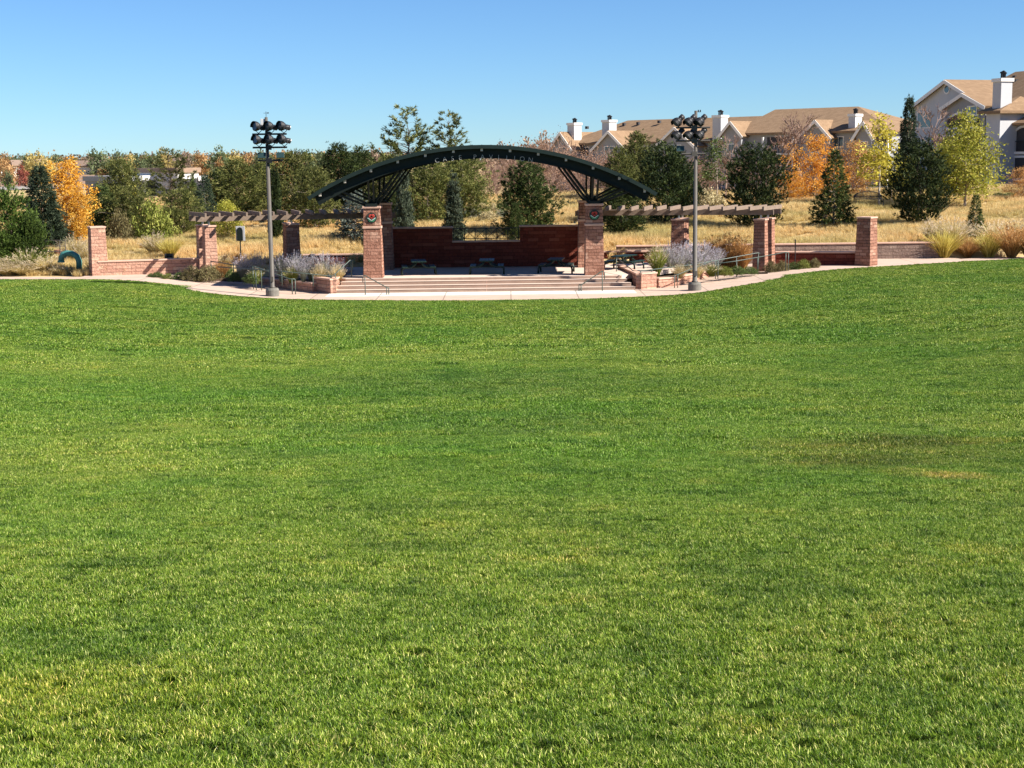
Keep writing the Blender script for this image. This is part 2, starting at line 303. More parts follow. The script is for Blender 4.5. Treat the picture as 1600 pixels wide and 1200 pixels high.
# ------------------------------------------------------------------ mesh helpers
def tag(o, label=None, cat=None, group=None, kind=None):
    if label: o['label'] = label
    if cat: o['category'] = cat
    if group: o['group'] = group
    if kind: o['kind'] = kind
    return o
def empty(name, loc, label, cat, group=None, rz=0):
    o = bpy.data.objects.new(name, None); COL.objects.link(o); o.location = loc; o.rotation_euler = (0, 0, rz)
    o.empty_display_size = 0.3
    return tag(o, label, cat, group)
class MB:
    def __init__(s): s.v = []; s.f = []
    def add(s, vs, fs):
        b = len(s.v); s.v += [tuple(v) for v in vs]; s.f += [tuple(i+b for i in f) for f in fs]; return s
    def box(s, c, d, rz=0, taper=1.0):
        """c = centre of the base, d = full sizes, taper = top/bottom"""
        cs, sn = math.cos(rz), math.sin(rz); vs = []
        for z, k in ((0, 1), (d[2], taper)):
            for x, y in ((-1, -1), (1, -1), (1, 1), (-1, 1)):
                a, b = x*d[0]/2*k, y*d[1]/2*k
                vs.append((c[0]+a*cs-b*sn, c[1]+a*sn+b*cs, c[2]+z))
        return s.add(vs, [(0, 3, 2, 1), (4, 5, 6, 7), (0, 1, 5, 4), (1, 2, 6, 5), (2, 3, 7, 6), (3, 0, 4, 7)])
    def hexa(s, b4, t4):
        return s.add(list(b4)+list(t4), [(0, 3, 2, 1), (4, 5, 6, 7), (0, 1, 5, 4), (1, 2, 6, 5), (2, 3, 7, 6), (3, 0, 4, 7)])
    def slab(s, p, t):
        """p = 4 top corners (ccw from above), thickness t downwards along the normal"""
        p = [Vector(q) for q in p]; n = (p[1]-p[0]).cross(p[3]-p[0]).normalized()
        if n.z < 0: n = -n; p = [p[0], p[3], p[2], p[1]]
        return s.hexa([q-n*t for q in p], p)
    def poly(s, pts, z0, z1):
        n = len(pts); a = sum(pts[i][0]*pts[(i+1) % n][1]-pts[(i+1) % n][0]*pts[i][1] for i in range(n))
        if a < 0: pts = pts[::-1]
        vs = [(p[0], p[1], z0) for p in pts]+[(p[0], p[1], z1) for p in pts]
        return s.add(vs, [tuple(range(n-1, -1, -1)), tuple(range(n, 2*n))]+[(i, (i+1) % n, n+(i+1) % n, n+i) for i in range(n)])
    def beam(s, a, b, w_, h_):
        """rectangular bar from a to b, w sideways, h up"""
        a = Vector(a); b = Vector(b); d = (b-a).normalized()
        sd = d.cross(Vector((0, 0, 1)))
        if sd.length < 1e-4: sd = Vector((1, 0, 0))
        sd.normalize(); up = sd.cross(d).normalized()
        q = [(-1, -1), (1, -1), (1, 1), (-1, 1)]
        A = [a+sd*x*w_/2+up*y*h_/2 for x, y in q]; B = [b+sd*x*w_/2+up*y*h_/2 for x, y in q]
        return s.add(A+B, [(0, 1, 2, 3), (7, 6, 5, 4), (0, 4, 5, 1), (1, 5, 6, 2), (2, 6, 7, 3), (3, 7, 4, 0)])
    def tube(s, pts, r, n=8, r1=None, caps=True):
        pts = [Vector(p) for p in pts]; rs = r if isinstance(r, (list, tuple)) else [r+(r1-r)*i/(len(pts)-1) if r1 is not None else r for i in range(len(pts))]
        b = len(s.v); ref = None
        for i, p in enumerate(pts):
            d = (pts[min(i+1, len(pts)-1)]-pts[max(i-1, 0)]).normalized()
            if ref is None: ref = d.cross(Vector((0, 0, 1)) if abs(d.z) < 0.9 else Vector((1, 0, 0))).normalized()
            ref = (ref-d*ref.dot(d)).normalized(); u = d.cross(ref)
            for k in range(n):
                a = 2*math.pi*k/n; s.v.append(tuple(p+(ref*math.cos(a)+u*math.sin(a))*rs[i]))
        for i in range(len(pts)-1):
            for k in range(n):
                k2 = (k+1) % n; s.f.append((b+i*n+k, b+(i+1)*n+k, b+(i+1)*n+k2, b+i*n+k2))
        if caps:
            s.f.append(tuple(b+k for k in range(n))); e = b+(len(pts)-1)*n; s.f.append(tuple(e+k for k in range(n-1, -1, -1)))
        return s
    def lathe(s, o, axis, prof, n=14):
        """prof = [(distance along axis, radius)]"""
        axis = Vector(axis).normalized(); o = Vector(o)
        pts = [o+axis*a for a, _ in prof]; b = len(s.v)
        ref = axis.cross(Vector((0, 0, 1)) if abs(axis.z) < 0.9 else Vector((1, 0, 0))).normalized(); u = axis.cross(ref)
        for p, (_, r) in zip(pts, prof):
            for k in range(n):
                a = 2*math.pi*k/n; s.v.append(tuple(p+(ref*math.cos(a)+u*math.sin(a))*r))
        for i in range(len(prof)-1):
            for k in range(n):
                k2 = (k+1) % n; s.f.append((b+i*n+k, b+(i+1)*n+k, b+(i+1)*n+k2, b+i*n+k2))
        s.f.append(tuple(b+k for k in range(n))); e = b+(len(prof)-1)*n; s.f.append(tuple(e+k for k in range(n-1, -1, -1)))
        return s
    def build(s, name, mat, parent=None, bevel=0, smooth=False, world=True):
        """vertices in world space unless world=False (then local to the parent)"""
        m = bpy.data.meshes.new(name)
        v = s.v
        o = bpy.data.objects.new(name, m); COL.objects.link(o)
        if world and parent is not None:
            inv = tree_matrix(parent).inverted(); v = [tuple(inv @ Vector(p)) for p in v]
        m.from_pydata(v, [], s.f)
        m.materials.append(MATS[mat] if isinstance(mat, str) else mat)
        # box-like uv in metres
        uv = m.uv_layers.new(name='UVMap').data
        for p in m.polygons:
            n = p.normal
            if abs(n.z) > 0.75: ax = (Vector((1, 0, 0)), Vector((0, 1, 0)))
            else:
                t = Vector((-n.y, n.x, 0)).normalized(); ax = (t, Vector((0, 0, 1)) if abs(n.z) < 0.3 else n.cross(t))
            for li in p.loop_indices:
                c = m.vertices[m.loops[li].vertex_index].co; uv[li].uv = (c.dot(ax[0]), c.dot(ax[1]))
            if smooth: p.use_smooth = True
        if bevel:
            md = o.modifiers.new('bevel', 'BEVEL'); md.width = bevel; md.segments = 2; md.limit_method = 'ANGLE'
        if parent is not None: o.parent = parent
        return o
def tree_matrix(o):
    m = Matrix.LocRotScale(o.location, o.rotation_euler, o.scale)
    return tree_matrix(o.parent) @ m if o.parent else m
def np_mesh(name, V, k, mat, var=None):
    """faces are consecutive k-tuples of vertices"""
    V = np.ascontiguousarray(V, dtype=np.float32); nv = len(V); nf = nv//k
    m = bpy.data.meshes.new(name); m.vertices.add(nv); m.vertices.foreach_set('co', V.ravel())
    m.loops.add(nv); m.loops.foreach_set('vertex_index', np.arange(nv, dtype=np.int32))
    m.polygons.add(nf); m.polygons.foreach_set('loop_start', np.arange(0, nv, k, dtype=np.int32))
    m.update(calc_edges=True)
    if var is not None:
        a = m.attributes.new('var', 'FLOAT', 'POINT'); a.data.foreach_set('value', np.ascontiguousarray(var, dtype=np.float32))
    m.materials.append(MATS[mat]); return m
def grid_mesh(name, X, Y, Z, mat, kind='structure', smooth=True):
    """X,Y,Z 2-d arrays"""
    r, c = X.shape; V = np.stack([X, Y, Z], -1).reshape(-1, 3).astype(np.float32)
    i = np.arange(r-1)[:, None]*c+np.arange(c-1)[None, :]
    Fq = np.stack([i, i+1, i+c+1, i+c], -1).reshape(-1).astype(np.int32)
    m = bpy.data.meshes.new(name); m.vertices.add(len(V)); m.vertices.foreach_set('co', V.ravel())
    m.loops.add(len(Fq)); m.loops.foreach_set('vertex_index', Fq)
    m.polygons.add(len(Fq)//4); m.polygons.foreach_set('loop_start', np.arange(0, len(Fq), 4, dtype=np.int32))
    if smooth: m.polygons.foreach_set('use_smooth', np.ones(len(Fq)//4, dtype=bool))
    m.update(calc_edges=True); m.materials.append(MATS[mat])
    o = bpy.data.objects.new(name, m); COL.objects.link(o)
    if kind: o['kind'] = kind
    return o

# ------------------------------------------------------------------ setting: terrain, lawn, paving
EDGE_PX = [(-250, 437), (0, 436.5), (150, 436.5), (225, 440), (280, 446), (298, 454), (345, 460), (425, 466), (520, 468.5), (640, 469.5), (757, 469.5), (900, 467.5), (1000, 463.5),
           (1085, 458), (1150, 447.5), (1205, 438), (1235, 429), (1290, 422.5), (1400, 415), (1500, 409), (1600, 404), (1850, 397)]
EP = np.array([(p.x, p.y) for p in (gp(a, b) for a, b in EDGE_PX)])
o_ = np.argsort(EP[:, 0]); EP = EP[o_]
def edge_y(x): return np.interp(x, EP[:, 0], EP[:, 1])

def spaced(a, b, fine0, fine1, step, grow=1.12):
    l = list(np.arange(fine0, fine1, step)); s = step; x = fine1
    while x < b: l.append(x); s *= grow; x += s
    l.append(b); s = step; x = fine0-step; pre = []
    while x > a: pre.append(x); s *= grow; x -= s
    pre.append(a); return np.array(pre[::-1]+l)
xs = np.unique(np.round(np.concatenate([spaced(-3500, 3500, -45, 55, 0.6), [-17.35, -17.25, -12.4, -12.3, -9.65, -9.55, 6.85, 6.95]]), 3))
ys = spaced(-60, 7000, 78, 134, 0.3, 1.06)
XX, YY = np.meshgrid(xs, ys)
ZZ = G(XX, YY)-0.05-0.25*((YY < edge_y(XX)+1.2) & (YY > -30))
ter = grid_mesh('terrain', XX, YY, ZZ, 'terrain')

xs2 = np.linspace(-75, 75, 301); vs = np.concatenate([np.linspace(0, 0.24, 12), np.linspace(0.24, 0.5, 120)[1:], np.linspace(0.5, 0.9, 90)[1:], np.linspace(0.9, 1, 40)[1:]])
XX = np.repeat(xs2[None, :], len(vs), 0); YY = -25+(edge_y(XX)+25)*vs[:, None]
def lawn_z(x, y):
    return G(x, y)+0.006*np.sin(x*5.1+2*np.sin(y*2.3))*np.sin(y*4.3+1.5*np.sin(x*1.9))+0.022*np.sin(x*0.9+np.sin(y*0.5)*2)*np.sin(y*0.8)*sstep(0, 6, 70-y)
lawn = grid_mesh('lawn_ground', XX, YY, lawn_z(XX, YY)-0.022, 'lawn_sheet')

pb_x = np.array([-90, -31.6, -31.0, -17.4, -17.2, -9.6, -9.5, 6.8, 7.0, 25.5, 26.2, 90.]); 
def paving_back(x):
    r = np.where((x < -23.6), edge_y(x)+1.6, np.where(x > 26.5, edge_y(x)+1.9, wall_y(x)+0.03))
    return r
xs3 = np.unique(np.concatenate([np.linspace(-75, 75, 301), [-23.61, -23.59, -17.3, -17.29, -12.36, -12.34, -9.6, -9.59, 6.89, 6.9, 26.5, 26.51]]))
tt = np.linspace(0, 1, 40)
XX = np.repeat(xs3[None, :], 40, 0); YY = edge_y(XX)-0.05+(paving_back(XX)-edge_y(XX)+0.05)*tt[:, None]
grid_mesh('paving', XX, YY, zp(XX)+0.012+lawn_h(YY), 'pink_concrete')
# pale band of concrete at the foot of the steps
mb = MB(); mb.poly([(CX-7.9, 73.75), (CX+7.7, 73.75), (CX+7.7, 75.62), (CX-7.9, 75.62)], -0.05, 0.03)
o = mb.build('pavement', 'pale_concrete'); o['kind'] = 'structure'
# ------------------------------------------------------------------ foliage generators (numpy)
def unit(a): return a/np.maximum(np.linalg.norm(a, axis=-1, keepdims=True), 1e-6)
def tri_leaves(P, D, L, W, rng):
    """thin triangles from P along D"""
    s = unit(np.cross(D, unit(rng.normal(size=P.shape))))
    W = np.asarray(W).reshape(-1, 1)*0.5; L = np.asarray(L).reshape(-1, 1)
    return np.stack([P-s*W, P+s*W, P+D*L], 1).reshape(-1, 3)
def quad_leaves(P, D, L, W, rng):
    s = unit(np.cross(D, unit(rng.normal(size=P.shape)))); W = np.asarray(W).reshape(-1, 1)*0.5; L = np.asarray(L).reshape(-1, 1)
    return np.stack([P, P+D*L*0.5+s*W, P+D*L, P+D*L*0.5-s*W], 1).reshape(-1, 3)
def clumps(shape, H, R, n, rng, u0=0.08, u1=1.0, surf=0.4, lump=0.25):
    u = rng.uniform(u0, u1, n*4); rad = shape(u); keep = rng.uniform(0, 1, len(u)) < (rad/ max(rad.max(), 1e-3))**1.2+0.05
    u = u[keep][:n]; n = len(u); a = rng.uniform(0, 2*np.pi, n); ph = rng.uniform(0, 6.28, 3)
    lumpf = 1+lump*(np.sin(3*a+ph[0]+u*9)*0.5+np.sin(5*a+ph[1]-u*14)*0.5)
    r = R*shape(u)*lumpf*rng.uniform(0, 1, n)**surf
    return np.stack([r*np.cos(a), r*np.sin(a), u*H], -1)
def crown_arrays(shape, H, R, n, per, L, W, cr, seed, mode='leaf', u0=0.08, surf=0.4, lump=0.25, up=0.3, out=1.0, whorl=None):
    rng = np.random.default_rng(seed)
    if whorl:
        lv, nb, kp, rise, irr = whorl; C = []
        for i in range(lv):
            u = u0+(0.99-u0)*(i/(lv-1))**0.9; a0 = rng.uniform(0, 6.28)
            nbi = max(3, int(round(nb*(1-0.45*i/lv))))
            for j in range(nbi):
                a = a0+6.283*j/nbi+rng.normal()*0.25; L_ = R*float(shape(np.array(u)))*rng.uniform(1-irr, 1+irr*0.4)
                kk = max(1, min(kp, int(L_/0.42)))
                for k in range(kk):
                    f = 0.3+0.7*(k+1)/kk; C.append((math.cos(a)*L_*f, math.sin(a)*L_*f, u*H+L_*f*f*rise+rng.normal()*0.05))
        C.append((0, 0, H*0.99)); C = np.array(C)
    else: C = clumps(shape, H, R, n, rng, u0, 1.0, surf, lump)
    n = len(C)
    cv = rng.uniform(0, 1, n)
    if mode == 'leaf':
        P = np.repeat(C, per, 0)+rng.normal(size=(n*per, 3))*cr*np.array([1, 1, 0.75])
        D = unit(rng.normal(size=P.shape)+np.array([0, 0, up]))
        var = np.clip(np.repeat(cv, per)*0.45+rng.uniform(0, 1, n*per)*0.55, 0, 1)
        V = quad_leaves(P, D, L*rng.uniform(0.6, 1.3, len(P)), W*rng.uniform(0.6, 1.3, len(P)), rng); k = 4
    else:
        # needle tufts: several tufts a clump, each a spray of needles round an outward, upturned axis
        nt_ = per//10
        T = np.repeat(C, nt_, 0)+rng.normal(size=(n*nt_, 3))*cr
        ax = T.copy(); ax[:, 2] = 0; ax = unit(ax)*out+np.array([0, 0, up]); ax = unit(ax+rng.normal(size=ax.shape)*0.35)
        P = np.repeat(T, 10, 0); A = np.repeat(ax, 10, 0)
        P = P+A*rng.uniform(0, 1, (len(P), 1))*L*0.8
        D = unit(A*0.9+rng.normal(size=P.shape)*0.55)
        var = np.clip(np.repeat(np.repeat(cv, nt_), 10)*0.4+np.repeat(rng.uniform(0, 1, n*nt_)**1.5, 10)*0.5+rng.uniform(0, 1, len(P))*0.12, 0, 1)
        V = tri_leaves(P, D, L*rng.uniform(0.6, 1.2, len(P)), W*rng.uniform(0.7, 1.3, len(P)), rng); k = 3
    return V, k, np.repeat(var, k), C
def limb_mb(H, C, seed, r0, nlimb, top=0.95, lean=0.03, droop=-0.25, mb=None):
    rng = random.Random(seed); mb = mb or MB()
    pts = [Vector((math.sin(i*1.3+seed)*lean*i, math.cos(i*1.7+seed)*lean*i, H*top*i/7-0.15*(i == 0))) for i in range(8)]
    mb.tube(pts, [r0*(1.25 if i == 0 else 1-i/7.6) for i in range(8)], 7)
    idx = list(range(len(C))); rng.shuffle(idx)
    for i in idx[:nlimb]:
        c = Vector(C[i]); hr = math.hypot(c.x, c.y); z0 = max(0.15*H*0.3, min(c.z-hr*(-droop if droop < 0 else -droop), H*top*0.97))
        f = min(max(z0/(H*top), 0), 0.99)*7; a = pts[int(f)].lerp(pts[min(int(f)+1, 7)], f-int(f))
        rr = max(0.012, r0*(1-f/7.6)*0.45)
        m = a.lerp(c, 0.5)+Vector((0, 0, hr*0.08))
        mb.tube([a, m, c], [rr, rr*0.6, rr*0.2], 5, caps=False)
    return mb
def branchy(H, R, seed, depth=5, nstem=3, spread=0.5, r0=0.06, twig=0.012, gravity=0.0, seg=0.8):
    """a leafless tree or thicket: recursive branching into 3-sided twigs; returns (V,k)"""
    rng = np.random.default_rng(seed); A = []; B = []; RA = []; RB = []
    tips = [(np.array([rng.uniform(-1, 1)*R*0.12, rng.uniform(-1, 1)*R*0.12, -0.1]), unit(np.array([rng.normal()*spread, rng.normal()*spread, 1.0])), H*0.30, r0) for _ in range(nstem)]
    for d in range(depth):
        new = []
        for p, dr, L, r in tips:
            q = p+dr*L; A.append(p); B.append(q); RA.append(r); RB.append(r*0.7)
            for _ in range(3 if d < depth-1 else 4):
                nd = unit(dr+rng.normal(size=3)*spread*0.9+np.array([0, 0, 0.18+gravity]))
                t = rng.uniform(0.55, 1); new.append((p+dr*L*t, nd, L*rng.uniform(0.55, 0.85), max(twig, r*0.55)))
        tips = new
    for p, dr, L, r in tips: A.append(p); B.append(p+dr*L*0.8); RA.append(twig); RB.append(twig*0.4)
    A = np.array(A); B = np.array(B); RA = np.array(RA)[:, None]; RB = np.array(RB)[:, None]
    d = unit(B-A); s = unit(np.cross(d, unit(rng.normal(size=d.shape)))); t = np.cross(d, s)
    o = [s, -0.5*s+0.87*t, -0.5*s-0.87*t]; Q = []
    for i in range(3):
        a, b = o[i], o[(i+1) % 3]; Q.append(np.stack([A+a*RA, A+b*RA, B+b*RB, B+a*RB], 1))
    V = np.stack(Q, 1).reshape(-1, 3)
    k = H/max(V[:, 2].max(), 0.1); rr = np.percentile(np.abs(V[:, :2]), 97)
    V = V*np.array([R/max(rr, 0.1), R/max(rr, 0.1), k])
    return V, 4
# crown outlines: radius over height fraction
sh_cone = lambda u: np.clip((1.02-u), 0, 1)**0.85*np.clip(u/0.06, 0.5, 1)
sh_pine = lambda u: np.sqrt(np.clip(1-((u-0.38)/0.64)**2, 0, 1))*np.where(u > 0.38, (1-(u-0.38)*0.45), 1)
sh_egg = lambda u: np.sqrt(np.clip(1-((u-0.5)/0.52)**2, 0, 1))
sh_col = lambda u: np.clip(1-u, 0, 1)**0.35*np.clip(0.65+u*1.5, 0, 1)
sh_wide = lambda u: np.clip((1.03-u)/0.8, 0, 1)**0.55*np.clip(u/0.06, 0.5, 1)
sh_spire = lambda u: np.clip(1.02-u, 0, 1)**0.7*np.clip(0.6+u*3, 0, 1)
sh_round = lambda u: np.sqrt(np.clip(1-((u-0.45)/0.57)**2, 0, 1))
sh_open = lambda u: np.clip(np.sin(np.clip((u-0.02), 0, 1)*math.pi)**0.7, 0, 1)*(1.15-u*0.6)
sh_mound = lambda u: np.sqrt(np.clip(1-u**2, 0, 1))

KINDS = {}
def kind(name, **k): KINDS[name] = k
#            shape, H, R, clumps, per clump, leaf L, W, clump radius
kind('pine', a=(sh_pine, 7, 2.5, 620, 60, 0.28, 0.06, 0.20), mat='pine_needles', mode='needle', bark='bark', r0=0.13, nl=50, lump=0.5)
kind('olive_pine', a=(sh_round, 8, 3.1, 640, 60, 0.32, 0.065, 0.22), mat='olive_needles', mode='needle', bark='pale_bark', r0=0.14, nl=60, lump=0.75)
kind('open_pine', a=(sh_wide, 10, 3.0, 200, 60, 0.32, 0.07, 0.12), mat='olive_needles', mode='needle', bark='bark', r0=0.14, nl=260, up=0.9, whorl=(12, 5, 5, 0.5, 0.45), u0=0.2)
kind('spruce', a=(sh_cone, 7, 2.2, 420, 90, 0.26, 0.06, 0.17), mat='spruce_needles', mode='needle', bark='bark', r0=0.12, nl=60, up=0.1, whorl=(25, 11, 5, -0.06, 0.35), u0=0.04)
kind('blue_spruce', a=(sh_cone, 6, 2.0, 210, 80, 0.24, 0.06, 0.15), mat='blue_needles', mode='needle', bark='pale_bark', r0=0.09, nl=120, up=0.2, whorl=(15, 9, 4, 0.08, 0.4), u0=0.06)
kind('juniper', a=(sh_pine, 4, 1.6, 260, 80, 0.20, 0.05, 0.2), mat='juniper_leaf', mode='needle', bark='bark', r0=0.1, nl=20, up=1.2, lump=0.4)
kind('dark_juniper', a=(sh_egg, 6, 1.9, 330, 80, 0.24, 0.055, 0.24), mat='dark_juniper', mode='needle', bark='bark', r0=0.1, nl=20, up=1.3, lump=0.35)
kind('column_juniper', a=(sh_spire, 4, 0.75, 230, 80, 0.18, 0.05, 0.11), mat='grey_juniper', mode='needle', bark='bark', r0=0.06, nl=8, up=1.8)
kind('leafy', a=(sh_open, 7, 2.6, 300, 26, 0.20, 0.13, 0.30), mat='yellowgreen_leaf', mode='leaf', bark='pale_bark', r0=0.09, nl=70, lump=0.4, u0=0.14)
kind('round_leafy', a=(sh_round, 6, 2.6, 210, 28, 0.19, 0.12, 0.26), mat='orange_leaf', mode='leaf', bark='pale_bark', r0=0.1, nl=90, lump=0.7, u0=0.1)
kind('narrow_leafy', a=(sh_egg, 8, 1.6, 250, 28, 0.19, 0.12, 0.22), mat='gold_leaf', mode='leaf', bark='pale_bark', r0=0.08, nl=80, lump=0.75, u0=0.03)
kind('sparse_leafy', a=(sh_open, 8, 1.9, 75, 26, 0.24, 0.16, 0.26), mat='yellow_leaf', mode='leaf', bark='pale_bark', r0=0.07, nl=60, lump=0.6, u0=0.3)
kind('bush', a=(sh_mound, 1.0, 0.9, 150, 26, 0.09, 0.055, 0.09), mat='green_leaf', mode='leaf', bark='twig_brown', r0=0.02, nl=20, lump=0.3, u0=0.02, up=0.6)
kind('thicket', a=(sh_round, 5, 2.8, 70, 16, 0.14, 0.09, 0.4), mat='rust_leaf', mode='leaf', bark='twig_pink', branchy=(5, 4, 0.55), lump=0.4)
kind('bare', a=None, H=8, R=2.7, mat=None, bark='twig_pink', branchy=(6, 1, 0.42))
kind('far', a=(sh_round, 7, 3.6, 70, 22, 0.62, 0.42, 0.62), mat='orange_leaf', mode='leaf', bark='bark', r0=0.2, nl=8, lump=0.35, u0=0.12)
kind('far_cone', a=(sh_cone, 8, 2.6, 80, 20, 0.6, 0.35, 0.45), mat='pine_needles', mode='leaf', bark='bark', r0=0.2, nl=6, u0=0.05)
PROTO = {}
def proto_meshes(kd, seed, mat):
    key = (kd, seed, mat)
    if key in PROTO: return PROTO[key]
    k = KINDS[kd]; sd = seed*17+len(kd)*3; H = k['a'][1] if k['a'] else k['H']; R = k['a'][2] if k['a'] else k['R']
    cm = tm = None; C = []
    if k['a']:
        V, kk, var, C = crown_arrays(*k['a'], sd, mode=k['mode'], u0=k.get('u0', 0.06), surf=k.get('surf', 0.42), lump=k.get('lump', 0.25), up=k.get('up', 0.45), whorl=k.get('whorl'))
        cm = np_mesh('crown', V, kk, mat or k['mat'], var)
    if 'branchy' in k:
        d, ns, sp = k['branchy']; V, kk = branchy(H*0.97, R, sd, d, ns, sp, r0=0.09 if ns == 1 else 0.05, twig=0.014)
        tm = np_mesh('trunk', V, kk, k['bark'])
    else:
        mb = limb_mb(H, C, sd, k['r0'], k['nl']); tm = bpy.data.meshes.new('trunk'); tm.from_pydata(mb.v, [], mb.f); tm.materials.append(MATS[k['bark']])
    PROTO[key] = (cm, tm, H, R); return PROTO[key]
PARTN = {'crown': 'crown', 'trunk': 'trunk'}
RT = random.Random(5)
def plant(kd, base, H, W, label, cat, name, group=None, seed=1, mat=None, part='crown', stem='trunk', lift=0.0):
    cm, tm, h0, r0 = proto_meshes(kd, seed, mat)
    t = empty(name, (base[0], base[1], base[2]+lift), label, cat, group, RT.uniform(0, 6.28))
    sx = W/2/r0; t.scale = (sx*RT.uniform(0.94, 1.06), sx, H/h0)
    if cm is not None: o = bpy.data.objects.new(part, cm); COL.objects.link(o); o.parent = t
    if tm is not None: o = bpy.data.objects.new(stem, tm); COL.objects.link(o); o.parent = t
    return t
def tree_px(kd, px, top, Y, wpx, label, name='tree', cat='tree', group=None, seed=1, mat=None, part='crown', stem='trunk', base=None):
    """stands on the ground in column px at distance Y, reaches the pixel row top"""
    b = pd(px, base if base else 330, Y); X = b.x; z = g(X, Y)
    # the column leans with the roll, so correct X for the real base height
    for _ in range(2):
        row = 600-(F*math.tan(math.atan((z-EYE)/Y)+PITCH)); X = pd(px, row, Y).x; z = g(X, Y)
    T = pd(px, top, Y).z
    return plant(kd, (X, Y, z-0.03), T-z, wpx*Y/F*1.0, label, cat, name, group, seed, mat, part, stem)

# ------------------------------------------------------------------ instanced turf (uncountable ground cover)
def scatter(name, protos, P, rot, scale, kind_='stuff'):
    """P (n,3) points, rot (n,3) eulers, scale (n,), proto index cycles over points"""
    m = bpy.data.meshes.new(name+'_points'); m.vertices.add(len(P)); m.vertices.foreach_set('co', np.ascontiguousarray(P, dtype=np.float32).ravel())
    a = m.attributes.new('rot', 'FLOAT_VECTOR', 'POINT'); a.data.foreach_set('vector', np.ascontiguousarray(rot, dtype=np.float32).ravel())
    a = m.attributes.new('scl', 'FLOAT', 'POINT'); a.data.foreach_set('value', np.ascontiguousarray(scale, dtype=np.float32))
    a = m.attributes.new('pick', 'INT', 'POINT'); a.data.foreach_set('value', (np.arange(len(P)) % len(protos)).astype(np.int32))
    o = bpy.data.objects.new(name, m); COL.objects.link(o); o['kind'] = kind_
    ng = bpy.data.node_groups.new(name+'_nodes', 'GeometryNodeTree')
    ng.interface.new_socket('Geometry', in_out='INPUT', socket_type='NodeSocketGeometry'); ng.interface.new_socket('Geometry', in_out='OUTPUT', socket_type='NodeSocketGeometry')
    gi = ng.nodes.new('NodeGroupInput'); go = ng.nodes.new('NodeGroupOutput'); jn = ng.nodes.new('GeometryNodeJoinGeometry')
    def attr(nm, t):
        x = ng.nodes.new('GeometryNodeInputNamedAttribute'); x.data_type = t; x.inputs[0].default_value = nm; return x.outputs[0]
    for i, pm in enumerate(protos):
        ob = bpy.data.objects.new(name+'_source', pm)
        oi = ng.nodes.new('GeometryNodeObjectInfo'); oi.inputs[0].default_value = ob
        cmp_ = ng.nodes.new('FunctionNodeCompare'); cmp_.data_type = 'INT'; cmp_.operation = 'EQUAL'; cmp_.inputs[3].default_value = i
        ng.links.new(attr('pick', 'INT'), cmp_.inputs[2])
        ip = ng.nodes.new('GeometryNodeInstanceOnPoints'); ng.links.new(gi.outputs[0], ip.inputs['Points'])
        ng.links.new(cmp_.outputs[0], ip.inputs['Selection']); ng.links.new(oi.outputs['Geometry'], ip.inputs['Instance'])
        e2r = ng.nodes.new('FunctionNodeEulerToRotation'); ng.links.new(attr('rot', 'FLOAT_VECTOR'), e2r.inputs[0]); ng.links.new(e2r.outputs[0], ip.inputs['Rotation'])
        ng.links.new(attr('scl', 'FLOAT'), ip.inputs['Scale']); ng.links.new(ip.outputs[0], jn.inputs[0])
    ng.links.new(jn.outputs[0], go.inputs[0])
    md = o.modifiers.new('scatter', 'NODES'); md.node_group = ng
    return o
def blade_patch(name, size, n, h, w_, mat, seed, lean=0.5, clump=0.0, pw=1.0, bias=(0, 0)):
    rng = np.random.default_rng(seed); P = np.zeros((n, 3)); P[:, :2] = rng.uniform(-size/2, size/2, (n, 2))
    if clump:
        nc = max(3, int(n/clump)); cc = rng.uniform(-size/2, size/2, (nc, 2)); P[:, :2] = cc[rng.integers(0, nc, n)]+rng.normal(size=(n, 2))*size*0.035
    a = rng.uniform(0, 6.283, n); ln = rng.uniform(0.1, 1, n)*lean
    hh = h*rng.uniform(0.55, 1.15, n)**pw
    D = np.stack([np.cos(a)*ln+bias[0], np.sin(a)*ln+bias[1], np.ones(n)], -1); D = unit(D)
    s = np.stack([-np.sin(a+rng.normal(size=n)*0.8), np.cos(a), np.zeros(n)], -1); s = unit(s)*(w_*rng.uniform(0.7, 1.3, n)/2)[:, None]
    M = P+D*hh[:, None]*0.55; bend = np.stack([np.cos(a)*ln, np.sin(a)*ln, np.full(n, -0.15)], -1)*0.8
    T = M+unit(D+bend)*(hh*0.5)[:, None]
    t1 = np.stack([P-s, P+s, M+s*0.8], 1); t2 = np.stack([P-s, M+s*0.8, M-s*0.8], 1); t3 = np.stack([M-s*0.8, M+s*0.8, T], 1)
    V = np.stack([t1, t2, t3], 1).reshape(-1, 3)
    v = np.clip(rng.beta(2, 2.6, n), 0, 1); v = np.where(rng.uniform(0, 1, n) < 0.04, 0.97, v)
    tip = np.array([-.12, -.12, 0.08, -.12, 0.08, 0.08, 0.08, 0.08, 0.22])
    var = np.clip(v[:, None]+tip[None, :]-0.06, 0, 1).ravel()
    return np_mesh(name, V, 3, mat, var)
def patch_points(y0, y1, step, half, seed, ymax=None):
    rng = np.random.default_rng(seed); P = []
    Y = np.arange(y0, y1, step)
    for y in Y:
        w0 = half(y); X = np.arange(-w0, w0+step, step)
        P.append(np.stack([X, np.full(len(X), y)], -1))
    return np.concatenate(P)
